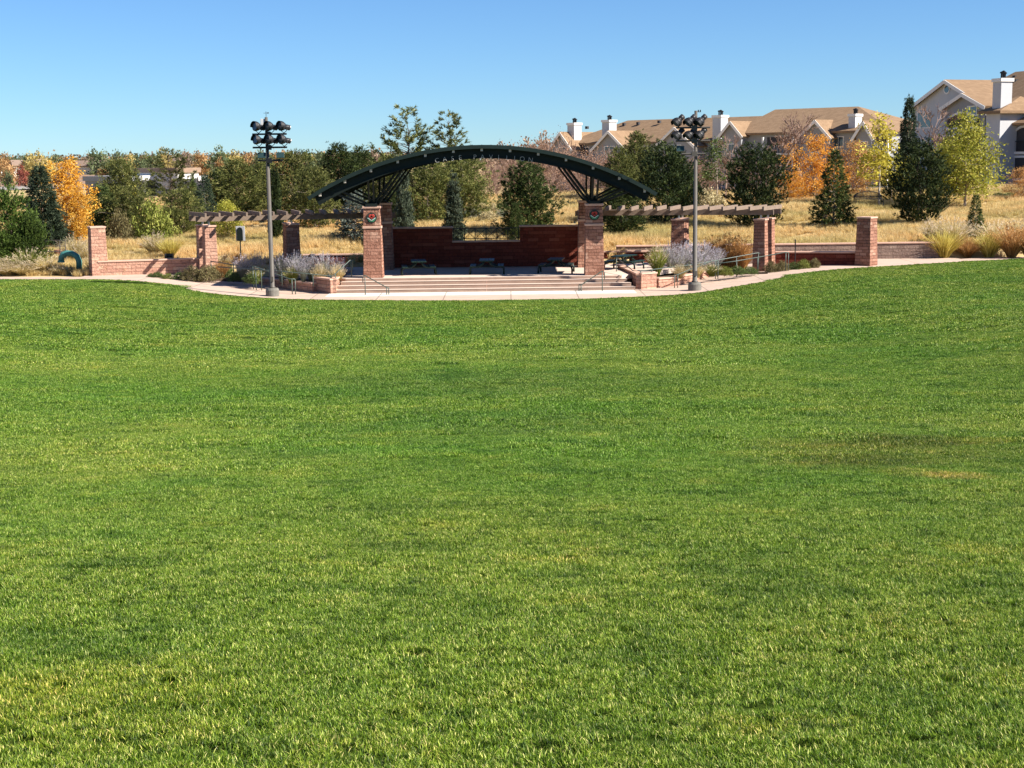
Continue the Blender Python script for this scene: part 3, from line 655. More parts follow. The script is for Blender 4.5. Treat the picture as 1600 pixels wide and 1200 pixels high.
def slope_rot(P, zf, rng, quarter=True):
    e = 0.3; sx = (zf(P[:, 0]+e, P[:, 1])-zf(P[:, 0]-e, P[:, 1]))/(2*e); sy = (zf(P[:, 0], P[:, 1]+e)-zf(P[:, 0], P[:, 1]-e))/(2*e)
    R = []
    for a, b in zip(sx, sy):
        n = Vector((-a, -b, 1)).normalized(); q = Vector((0, 0, 1)).rotation_difference(n)
        ang = rng.integers(0, 4)*math.pi/2 if quarter else rng.uniform(0, 6.28)
        R.append(tuple((q.to_matrix() @ Matrix.Rotation(ang, 3, 'Z')).to_euler()))
    return np.array(R)
rng0 = np.random.default_rng(3)
def hw(y): return abs(y)*0.385+2.5
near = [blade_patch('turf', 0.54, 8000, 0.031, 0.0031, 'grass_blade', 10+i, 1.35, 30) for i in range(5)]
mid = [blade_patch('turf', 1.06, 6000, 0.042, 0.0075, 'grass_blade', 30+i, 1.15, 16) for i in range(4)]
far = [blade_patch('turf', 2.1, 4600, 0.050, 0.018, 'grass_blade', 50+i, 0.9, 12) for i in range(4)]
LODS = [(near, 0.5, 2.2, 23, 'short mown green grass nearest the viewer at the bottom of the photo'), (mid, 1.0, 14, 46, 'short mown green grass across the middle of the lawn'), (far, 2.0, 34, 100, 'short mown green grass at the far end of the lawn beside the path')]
def turf(i):
    pr, st, y0, y1, lab = LODS[i]
    P = patch_points(y0, y1, st, hw, 1); ey = edge_y(P[:, 0]); P = P[P[:, 1] < ey-st*0.5-0.02]
    r = np.random.default_rng(40+i).uniform(0, 1, len(P)); keep = np.ones(len(P), bool)
    if i > 0: keep &= r < sstep(LODS[i][2], LODS[i-1][3]-4.5, P[:, 1])+0.02      # denser with distance where the finer turf thins out
    if i < 2: keep &= r < 1.02-sstep(y1-4.3, y1, P[:, 1])
    P = P[keep]
    P3 = np.stack([P[:, 0], P[:, 1], lawn_z(P[:, 0], P[:, 1])-0.004], -1); P3 = P3[rng0.permutation(len(P3))]
    tag(scatter('lawn_grass', pr, P3, slope_rot(P3, lawn_z, rng0), 0.85+0.3*rng0.uniform(0, 1, len(P3))), lab, 'grass')
for i in range(3): turf(i)
# the last strip against the paving
P = []
for i, x in enumerate(np.arange(-40, 48, 0.5)):
    for y in np.arange(edge_y(x)-3.4, edge_y(x)-0.15, 0.5): P.append((x, y))
P = np.array(P); P3 = np.stack([P[:, 0], P[:, 1], lawn_z(P[:, 0], P[:, 1])-0.004], -1)
edge = [blade_patch('turf', 0.54, 420, 0.052, 0.016, 'grass_blade', 80+i, 0.6, 12) for i in range(3)]
o = scatter('lawn_grass', edge, P3, slope_rot(P3, lawn_z, rng0), np.ones(len(P3))); tag(o, 'strip of short green grass along the curved edge of the path', 'grass')

# tall dry grass on the bank behind
dry = [blade_patch('dry', 1.15, 620, 0.50, 0.016, 'dry_grass', 100+i, 0.45, 22, 1.4) for i in range(5)]
P = []
for y in np.arange(79.0, 150, 1.0):
    for x in np.arange(-(y*0.36+8), y*0.37+8, 1.0):
        x_ = x+rng0.uniform(-.3, .3); y_ = y+rng0.uniform(-.3, .3)
        lim = float(wall_y(x_))+0.6
        if x_ < -23.6: lim = float(edge_y(x_))+2.1
        elif x_ < -17.3: lim = float(wall_y(x_))+0.5
        elif x_ < -12.3: lim = float(wall_y(x_))-0.2
        if x_ > 26.5: lim = 88.8
        if y_ > lim: P.append((x_, y_))
P = np.array(P); P3 = np.stack([P[:, 0], P[:, 1], G(P[:, 0], P[:, 1])-0.03], -1)
sc = 0.75+0.35*np.sin(P[:, 0]*0.35+np.sin(P[:, 1]*0.3)*2)*np.sin(P[:, 1]*0.27+1)+rng0.uniform(-0.12, 0.12, len(P))
o = scatter('dry_grass', dry, P3, slope_rot(P3, G, rng0, False), np.clip(sc, 0.45, 1.3)); tag(o, 'tall golden dry grass covering the bank behind the pavilion', 'grass')
# ------------------------------------------------------------------ stage, steps, pavilion
ST = 0.68
def at_z(px, py, z):
    d = ray(px, py); t = (z-EYE)/d.z; return Vector((d.x*t, d.y*t, z))
stage = empty('stage', (CX, 80, 0), 'raised stone-coloured concrete stage floor under the arched roof with wide steps in front', 'stage')
mb = MB(); mb.poly([(CX-7.2, 77.0), (CX+7.2, 77.0), (CX+8.5, 78.4), (CX+10.6, 81.5), (CX+12.4, 84), (CX+12.4, 88.1), (CX-12.4, 88.1), (CX-12.4, 84), (CX-10.6, 81.5), (CX-8.5, 78.4)], -0.1, ST)
mb.build('stage_floor', 'lit_concrete', stage, bevel=0.015)
MB().box((CX, 77.0-0.008, 0.02), (14.3, 0.012, ST-0.05)).build('riser', 'shaded_concrete', stage)  # dark facing, riser shade put into its colour
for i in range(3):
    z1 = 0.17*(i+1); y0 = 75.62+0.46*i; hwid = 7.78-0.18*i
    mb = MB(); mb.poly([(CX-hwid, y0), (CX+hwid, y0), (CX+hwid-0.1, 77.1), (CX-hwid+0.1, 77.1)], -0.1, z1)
    mb.build('step', 'shaded_concrete', stage, bevel=0.012)
    mb = MB(); mb.poly([(CX-hwid-0.01, y0-0.015), (CX+hwid+0.01, y0-0.015), (CX+hwid-0.07, y0+0.44), (CX-hwid+0.07, y0+0.44)], z1+0.002, z1+0.022); mb.build('tread', 'lit_concrete', stage, bevel=0.005)  # pale tread sheet, sunlit tone put into its colour
for i in range(4): MB().box((CX+0.15, 75.616+0.46*i, 0.17*i+0.02), (0.03, 0.006, 0.14)).build('expansion_joint', 'cap_stone', stage)

R0 = 17.1; ZC = 7.43-R0
pav = empty('pavilion', (CX, 80.5, ST), 'open stage pavilion with dark green arched roof on red sandstone pillars', 'pavilion')
def arc_band(mb, r0, r1, y0, y1, a0, a1, n=48):
    for i in range(n):
        q = []
        for a in (a0+(a1-a0)*i/n, a0+(a1-a0)*(i+1)/n):
            for r in (r0, r1): q.append((CX+math.sin(a)*r, ZC+math.cos(a)*r))
        (x0, z0), (x1, z1), (x2, z2), (x3, z3) = q
        fs = [(0, 1, 5, 4), (2, 6, 7, 3), (0, 2, 3, 1)[::1], (4, 5, 7, 6)]
        vs = [(x0, y0, z0), (x1, y0, z1), (x2, y0, z2), (x3, y0, z3), (x0, y1, z0), (x1, y1, z1), (x2, y1, z2), (x3, y1, z3)]
        f = [(0, 1, 3, 2), (4, 6, 7, 5), (0, 2, 6, 4), (1, 5, 7, 3)]
        if i == 0: f.append((0, 4, 5, 1))
        if i == n-1: f.append((2, 3, 7, 6))
        mb.add(vs, f)
    return mb
A1 = math.radians(31.5)
roof = arc_band(MB(), R0-0.09, R0, 76.15, 84.9, -A1, A1).build('roof', 'green_roof', pav)
mb = MB(); arc_band(mb, R0-0.16, R0+0.03, 76.09, 76.147, -A1, A1); mb.build('roof_fascia', 'green_roof', roof)
mb = MB()
for i in range(41):
    a = -A1+2*A1*i/40; x, z = CX+math.sin(a)*(R0+0.02), ZC+math.cos(a)*(R0+0.02)
    mb.beam((x, 76.2, z), (x, 84.85, z), 0.03, 0.05)
mb.build('roof_seam', 'green_roof', roof)
for i in range(13):
    a = math.radians(-29.4+4.9*i); r = R0-0.19
    x, z = CX+math.sin(a)*r, ZC+math.cos(a)*r
    mb = MB(); mb.beam((x, 76.28, z), (x, 84.8, z), 0.09, 0.17); o = mb.build('purlin', 'green_steel', pav)
    mb = MB(); mb.beam((x, 76.18, z), (x, 76.279, z), 0.12, 0.20); mb.build('purlin_end', 'purlin_end', o)
beams = []
for y in (76.45, 83.35):
    b = arc_band(MB(), R0-0.63, R0-0.095, y, y+0.22, -math.radians(30.6), math.radians(30.6)).build('arch_beam', 'green_steel', pav)
    mb = MB(); arc_band(mb, R0-0.65, R0-0.61, y-0.06, y-0.003, -math.radians(30.6), math.radians(30.6)); pass
    mb.build('flange', 'green_steel', b); beams.append(b)
HS = 5.78
for yi, yb in enumerate((77.45, 83.3)):
    for sx in (-1, 1):
        bx = CX+sx*HS; by = yb
        ya = (76.56, 83.46)[yi]
        for off in (-1.55, 0.05, 1.6):
            for dd in (-0.11, 0.11):
                tx = bx+off+dd*1.2; a = math.asin((tx-CX)/(R0-0.6)); tz = ZC+math.cos(a)*(R0-0.63)
                mb = MB(); mb.beam((bx+dd+off*0.1, by-0.1, 4.42), (tx, ya, tz+0.02), 0.10, 0.10); mb.build('strut', 'green_steel', pav)
        mb = MB(); mb.box((bx, by-0.1, 4.40), (0.62, 0.5, 0.13)); mb.lathe((bx, by-0.1, 4.53), (0, 0, 1), [(0, 0.12), (0.15, 0.1)], 8); mb.build('strut_base', 'green_steel', pav)
def frustum(mb, x, y, z0, z1, w0, w1, rz=0, d0=None, d1=None):
    d0 = d0 or w0; d1 = d1 or w1; cs, sn = math.cos(rz), math.sin(rz); B = []; T = []
    for a, b in ((-1, -1), (1, -1), (1, 1), (-1, 1)):
        for (ww, dd, L, z) in ((w0, d0, B, z0), (w1, d1, T, z1)):
            p, q = a*ww/2, b*dd/2; L.append((x+p*cs-q*sn, y+p*sn+q*cs, z))
    return mb.hexa(B, T)
def pav_pillar(x, y, front):
    p = frustum(MB(), x, y, ST-0.02, 3.24, 1.02, 0.90).build('pillar', 'red_stone', pav, bevel=0.02)
    MB().box((x, y, 3.24), (0.98, 0.98, 0.13)).build('belt_course', 'cap_stone', p, bevel=0.015)
    frustum(MB(), x, y, 3.37, 4.28, 0.90, 0.85).build('pillar_head', 'red_stone', p, bevel=0.02)
    MB().box((x, y, 4.28), (0.96, 0.96, 0.12)).build('cap', 'cap_stone', p, bevel=0.015)
    if front:
        yf = y-0.45; e = MB()
        e.lathe((x, yf, 3.80), (0, -1, 0), [(0, 0.27), (0.035, 0.27)], 24); em = e.build('emblem', 'emblem_dark', p)
        k = yf-0.045
        r_ = MB()
        for a, b, rr in ((-0.06, 0.09, 0.095), (0.06, 0.10, 0.1), (0.0, 0.03, 0.08)): r_.lathe((x+a, k+0.012, 3.80+b), (0, -1, 0), [(0, rr), (0.02, rr*0.85)], 12)
        r_.build('emblem_flower', 'emblem_red', em)
        gl = MB()
        for s_ in (-1, 1): gl.add([(x, k-0.01, 3.60), (x+s_*0.10, k-0.01, 3.60), (x+s_*0.25, k-0.01, 3.78), (x+s_*0.16, k-0.01, 3.76), (x, k-0.01, 3.67)], [(0, 1, 2, 3, 4)[::s_]])
        gl.build('emblem_leaf', 'emblem_green', em)
        gl = MB()
        for s_ in (-1, 1): gl.beam((x, k-0.02, 3.66), (x+s_*0.2, k-0.02, 3.80), 0.01, 0.035)
        gl.build('emblem_stem', 'emblem_pale', em)
for sx in (-1, 1):
    pav_pillar(CX+sx*HS, 77.6, True); pav_pillar(CX+sx*(HS-0.1), 83.35, False)
LET = [('C', 683, 251), ('A', 695, 249), ('S', 707, 248), ('E', 719, 246.5), ('P', 742, 245.5), ('A', 754, 245.5), ('V', 767, 245.5), ('I', 779, 246), ('L', 793, 247), ('I', 804, 247.5), ('O', 816, 248.5), ('N', 829, 250)]
dg = None
for ch, px, py in LET:
    c = bpy.data.curves.new('letter', 'FONT'); c.body = ch; c.size = 0.33; c.extrude = 0.02; c.align_x = 'CENTER'; c.align_y = 'CENTER'; c.offset = -0.004
    t = bpy.data.objects.new('letter_curve', c); COL.objects.link(t); bpy.context.view_layer.update()
    me = bpy.data.meshes.new_from_object(t.evaluated_get(bpy.context.evaluated_depsgraph_get())); bpy.data.objects.remove(t)
    me.materials.clear(); me.materials.append(MATS['letter_metal']); me.name = 'letter'
    P = pd(px, py, 76.3)
    o = bpy.data.objects.new('letter', me); COL.objects.link(o); o.parent = beams[0]; o.location = P
    o.matrix_parent_inverse = Matrix.Identity(4)
    a = math.asin((P.x-CX)/R0); o.rotation_euler = Euler((math.pi/2, a, 0), 'XYZ')
    # beams are parented to the pavilion empty: express in its frame
    o.location = P-Vector(pav.location)

# back wall of the stage
bw = empty('stage_wall', (CX, 84.5, ST), 'tall shade-darkened red sandstone wall closing the back of the stage with a notch in its top', 'wall')
xl, xr = CX-HS+0.4, CX+HS-0.4; n0, n1 = pd(707, 375, 84.3).x, pd(812, 375, 84.3).x
def wall_piece(x0, x1, y, z0, z1, th, mat, parent, name='wall_section', cap=True, capm='cap_stone'):
    o = MB().box(((x0+x1)/2, y, z0), (x1-x0, th, z1-z0-(0.09 if cap else 0))).build(name, mat, parent)
    if cap: MB().box(((x0+x1)/2, y, z1-0.09), (x1-x0+0.05, th+0.1, 0.09)).build('wall_cap', capm, o, bevel=0.012)
    return o
wall_piece(xl, n0, 84.5, ST-0.02, 2.98, 0.4, 'shaded_red_stone', bw); wall_piece(n1, xr, 84.5, ST-0.02, 3.0, 0.4, 'shaded_red_stone', bw)
wall_piece(n0+0.001, n1-0.001, 84.5, ST-0.02, 2.17, 0.39, 'shaded_red_stone', bw)
bal = empty('balustrade', ((n0+n1)/2, 84.5, 2.17), 'dark metal railing with crossed bars set in the notch of the stage wall', 'railing')
MB().beam((n0+0.02, 84.5, 2.86), (n1-0.02, 84.5, 2.86), 0.06, 0.05).build('top_rail', 'black_metal', bal)
MB().beam((n0+0.02, 84.5, 2.28), (n1-0.02, 84.5, 2.28), 0.05, 0.04).build('bottom_rail', 'black_metal', bal)
for i in range(7):
    x = n0+0.06+(n1-n0-0.12)*i/6; MB().beam((x, 84.5, 2.17), (x, 84.5, 2.84), 0.05, 0.05).build('post', 'black_metal', bal)
    if i < 6:
        x2 = n0+0.06+(n1-n0-0.12)*(i+1)/6; mb = MB(); mb.beam((x+.03, 84.49, 2.3), (x2-.03, 84.49, 2.83), 0.025, 0.03); mb.beam((x+.03, 84.52, 2.83), (x2-.03, 84.52, 2.3), 0.025, 0.03); mb.build('cross_bars', 'black_metal', bal)

# ------------------------------------------------------------------ walls
def seg_wall(name, label, pts, z0, z1, th, mat, capm='cap_stone', cat='wall', group=None, capt=0.08):
    """pts in plan; z0 may be lower than the ground"""
    o = empty(name, (pts[0][0], pts[0][1], z0), label, cat, group)
    for a, b in zip(pts[:-1], pts[1:]):
        a = Vector((a[0], a[1], 0)); b = Vector((b[0], b[1], 0)); d = (b-a).normalized(); s = Vector((-d.y, d.x, 0))*th/2; s2 = s*(1+0.1/th)
        B = [a-s, b-s, b+s, a+s]; C = [a-s2-d*0.02, b-s2+d*0.02, b+s2+d*0.02, a+s2-d*0.02]
        w_ = MB().hexa([q+Vector((0, 0, z0)) for q in B], [q+Vector((0, 0, z1-capt)) for q in B]).build('wall_section', mat, o)
        MB().hexa([q+Vector((0, 0, z1-capt)) for q in C], [q+Vector((0, 0, z1)) for q in C]).build('wall_cap', capm, w_, bevel=0.01)
    return o
def fp(px, py, z=0.0): p = at_z(px, py, z); return (p.x, p.y)
seg_wall('planter_wall', 'low pink sandstone planter wall behind the left light pole', [fp(398, 447), fp(492, 457)], -0.1, 0.52, 0.3, 'pink_stone')
seg_wall('planter_wall', 'low sandstone planter wall with a sharp corner at the left end of the steps', [fp(495, 456), fp(521, 459.5), fp(546, 441)], -0.1, 0.80, 0.3, 'pink_stone')
seg_wall('planter_wall', 'low sandstone planter wall with a lit face at the right end of the steps', [fp(969, 437), fp(999, 452), fp(1023, 450)], -0.1, 0.84, 0.3, 'pink_stone')
seg_wall('planter_wall', 'low red sandstone planter wall behind the right light pole', [fp(1026, 450), fp(1053, 447.5), fp(1117, 434)], -0.1, 0.52, 0.3, 'pink_stone')
seg_wall('sandstone_wall', 'low pink sandstone wall striped by pergola shadows beside the leftmost pillar', [(-22.9, 82.15), (-17.25, 84.0)], 0.2, 1.42, 0.4, 'pink_stone')
seg_wall('sandstone_wall', 'low shade-darkened red wall at the back of the left pergola', [(-12.3, 87.9), (-7.5, 87.9)], 0.2, 1.30, 0.35, 'shaded_red_stone')
seg_wall('retaining_wall', 'long brown block retaining wall holding back the dry grass on the right', [(6.3, 88.15), (25.5, 88.15)], 0.2, 1.58, 0.3, 'retaining_stone')
seg_wall('sandstone_wall', 'low red sandstone wall in the shade behind the table under the right pergola', [(5.3, 86.6), (9.6, 86.6), (13, 85.8)], 0.2, 1.35, 0.35, 'shaded_red_stone')
seg_wall('sandstone_wall', 'low dark red wall joining the right pergola to the lone pillar on the right', [(15.1, 84.3), (20.1, 83.1)], 0.2, 1.36, 0.35, 'shaded_red_stone')

# free pillars
def pillar(label, x, y, rz, z0, z1, w0, w1, mat, group=None, name='stone_pillar'):
    o = empty(name, (x, y, z0), label, 'pillar', group)
    frustum(MB(), x, y, z0-0.1, z1-0.09, w0, w1, rz).build('shaft', mat, o, bevel=0.02)
    MB().box((x, y, z1-0.09), (w1+0.06, w1+0.06, 0.09), rz).build('cap', 'cap_stone', o, bevel=0.012)
    return o
R30 = math.radians(30)
pl = pd(153, 400, 82.4); pillar('leftmost free-standing pink sandstone pillar at the end of the low wall', pl.x, 82.4, R30*0.9, 0.5, 3.32, 0.92, 0.80, 'pink_stone')
pr_ = pd(1354, 380, 82.8); pillar('lone dark red pillar with a bright right side standing at the right end of the wall', pr_.x, 82.8, -math.radians(40), 0.5, 3.32, 0.95, 0.82, 'red_stone')

# pergolas
def pergola(sx, label):
    """sx=-1 left, +1 right; distances measured from the centre line of the pavilion"""
    per = empty('pergola', (CX+sx*11, 85, 0.5), label, 'pergola')
    def P(u, off=0.0):
        """u = distance out from the centre line; off = distance outwards from the front beam"""
        t = (u-5.6)/10.4; y = 84.45-0.2*t-1.85*t*t; th = math.radians(6+20*min(max(t, 0), 1))
        return Vector((CX+sx*(u+math.sin(th)*off), y+math.cos(th)*off, 0)), th
    for off in (0.0, 1.5):
        mb = MB(); us = [5.1+(16.0-5.1)*i/12 for i in range(13)]
        for a, b in zip(us[:-1], us[1:]):
            p, _ = P(a, off); q, _ = P(b, off); e = (q-p).normalized()*0.012
            mb.beam(p+Vector((0, 0, 3.64)), q+e+Vector((0, 0, 3.64)), 0.14, 0.28)
        mb.build('beam', 'pergola_wood', per)
    u = 6.9
    while u < 16.0:
        p, th = P(u, -1.25); q, _ = P(u, 1.95); dx = Vector((sx*math.sin(th), math.cos(th), 0))
        q = p+dx*3.7
        MB().beam(p+Vector((0, 0, 3.89)), q+Vector((0, 0, 3.89)), 0.10, 0.215).build('rafter', 'pergola_wood', per)
        u += 0.74
    for u, off, w0, w1 in ((15.35, 0, 0.74, 0.62), (15.35, 1.5, 0.74, 0.62), (10.9, 0.2, 0.86, 0.74), (10.9, 1.4, 0.74, 0.62)):
        p, th = P(u, off)
        o = frustum(MB(), p.x, p.y, 0.3, 3.2, w0, w1, -sx*th).build('pillar', 'pink_stone' if sx < 0 and u > 12 else 'red_stone', per, bevel=0.02)
        MB().box((p.x, p.y, 3.2), (w1+0.08, w1+0.08, 0.09), -sx*th).build('cap', 'cap_stone', o, bevel=0.012)
        mb = MB(); mb.beam((p.x, p.y, 3.28), (p.x, p.y, 3.495), 0.1, 0.1); mb.build('bracket', 'silver_metal', o)
    return per
pergola(-1, 'brown timber pergola on stone pillars curving out from the left side of the pavilion')
pergola(1, 'brown timber pergola on stone pillars curving out from the right side of the pavilion')

# planting beds
def bed(pts, z): 
    o = MB().poly(pts, -0.1, z).build('planting_bed', 'mulch'); o['kind'] = 'structure'; return o
bed([fp(402, 446), fp(492, 455), fp(497, 454), fp(521, 457), (CX-7.5, 77.3), (CX-8.7, 78.5), (CX-10.7, 81.6), (CX-13, 82.5), (-17, 80.5)], 0.45)
bed([fp(970, 436), fp(999, 450), fp(1050, 446), fp(1115, 434), (14.0, 80.5), (12.5, 82.6), (CX+10.8, 81.6), (CX+8.7, 78.5), (CX+7.5, 77.3)], 0.45)
def zb(x, y): return 0.45 if (-17 < x < 14.2 and 75 < y < 82.6) else g(x, y)

# ------------------------------------------------------------------ handrails
def handrail(label, rails, posts, r=0.026, group='green tube handrails'):
    """rails = lists of points, posts = (top, foot) pairs"""
    o = empty('handrail', posts[0][1], label, 'handrail', group)
    for i, pts in enumerate(rails): MB().tube(pts, r, 8).build('rail', 'rail_green', o, smooth=True)
    for a, b in posts: MB().tube([a, b], r*0.95, 8).build('post', 'rail_green', o, smooth=True)
    return o
def hr(label, top, feet):
    """top = [(px,py,Y)] of the rail; feet = [(px,Y,z)] posts reaching the rail at the interpolated height"""
    T = [pd(*t) for t in top]; posts = []
    for px, Y, z in feet:
        # height of the rail at this column
        best = None
        for a, b, A, B in zip(top[:-1], top[1:], T[:-1], T[1:]):
            lo, hi = min(a[0], b[0]), max(a[0], b[0])
            if lo-1.5 <= px <= hi+1.5:
                t = 0 if b[0] == a[0] else min(max((px-a[0])/(b[0]-a[0]), 0), 1); best = A.lerp(B, t)
        if best is None: best = T[0]
        posts.append((best, Vector((best.x, best.y, z))))
    return handrail(label, [T], posts)
Ya = 74.6
o = hr('green tube handrail at the left end of the stage steps', [(567, 441, Ya), (567, 432.5, Ya), (569.5, 430, Ya), (604, 449, Ya), (607.5, 449.5, Ya)], [(570, Ya, 0), (604, Ya, 0), (607.3, Ya, 0)])
o = hr('green tube handrail at the right end of the stage steps', [(944.5, 436, Ya+.6), (944.5, 425.5, Ya+.6), (941, 423.5, Ya+.6), (908.5, 445, Ya+.6), (904.5, 445, Ya+.6)], [(941.5, Ya+.6, 0), (908, Ya+.6, 0), (904.7, Ya+.6, 0)])
hr('green handrail sloping beside the ramp in front of the left sage bed', [(329, 408, 81), (389, 417.5, 79.5), (394, 417, 79.5)], [(329.5, 81, .4), (365, 80, .4), (371, 80, .4), (389, 79.5, .3), (394, 79.5, .3)])
hr('green handrail sloping down behind the left light pole', [(393, 416.5, 77.5), (398, 416.5, 77.5), (453, 436, 75.5), (461, 436, 75.5)], [(395, 77.5, .1), (408, 77.3, .1), (456, 75.5, 0), (461, 75.5, 0)])
hr('long green handrail along the left planter rising to the stage', [(341, 417, 78.4), (440, 424, 76.2), (520, 431.5, 75.5), (547, 406.5, 77.4), (551, 406.5, 77.4), (551, 420, 77.4)], [(400, 77.1, .1), (440, 76.2, .4), (489, 75.8, .4), (516, 75.6, 0), (524, 75.6, 0), (548.5, 77.4, .68)])
hr('long green handrail rising along the right planter to the pergola', [(963, 402, 79.5), (989, 423, 76), (1001, 423.5, 76.2), (1085, 413, 79), (1185, 395, 82), (1188, 397, 82)], [(963, 79.5, .68), (1001, 76.2, 0), (1018, 76.7, .4), (1120, 80, .3), (1150, 81, .3), (1185, 82, .5)])
hr('green handrail sloping down behind the right light pole', [(1053, 429.5, 76.5), (1059, 429, 76.5), (1113, 407.5, 78.5), (1122, 407, 78.5)], [(1054, 76.5, 0), (1059, 76.5, 0), (1118, 78.5, .3), (1122, 78.5, .3)])
hr('pale green handrail along the ramp under the right pergola pillars', [(1120, 412, 79.5), (1150, 408, 80), (1190, 401, 80.6), (1228, 394, 81), (1232, 395, 81)], [(1151, 80, .3), (1184, 80.5, .4), (1228, 81, .5), (1232, 81, .5)])

# ------------------------------------------------------------------ picnic tables
def picnic_table(px, Y, z, label, rz=0.0):
    p = pd(px, 420, Y); base = Vector((p.x, Y, z))
    t = empty('picnic_table', base, label, 'picnic table', 'green picnic tables')
    t.rotation_euler = (0, 0, rz)
    L = 1.85
    def mk(mb, n, par=None, **k): return mb.build(n, 'table_green', par or t, world=False, **k)
    top = MB()
    for i in range(5): top.box((-0.32+0.16*i, 0, 0.70), (0.145, L, 0.06))
    mk(top, 'table_top', bevel=0.006)
    for s in (-1, 1):
        m = MB(); m.box((s*0.66, 0, 0.41), (0.14, L, 0.06)); m.box((s*0.82, 0, 0.41), (0.14, L, 0.06)); mk(m, 'seat', bevel=0.006)
    for sy in (-0.62, 0.62):
        for s in (-1, 1):
            m = MB(); m.tube([(s*0.12, sy, 0.70), (s*0.24, sy, 0.52), (s*0.45, sy, 0.40), (s*0.72, sy, 0.41), (s*0.86, sy, 0.36), (s*0.90, sy, 0.22), (s*0.90, sy, 0.0)], 0.05, 8); mk(m, 'leg', smooth=True)
        m = MB(); m.tube([(-0.3, sy, 0.69), (0.3, sy, 0.69)], 0.028, 8); m.tube([(-0.45, sy, 0.40), (0.45, sy, 0.40)], 0.028, 8); mk(m, 'cross_bar', smooth=True)
    return t
picnic_table(654, 79.2, ST, 'leftmost of the three dark green picnic tables under the arched roof', 0.10)
picnic_table(761, 79.2, ST, 'middle dark green picnic table under the arched roof below the crossed railing', 0.0)
picnic_table(869, 79.3, ST, 'rightmost dark green picnic table under the arched roof near the right pillar', -0.12)
picnic_table(975, 81.3, ST, 'dark green picnic table in striped shade under the right pergola', -0.5)

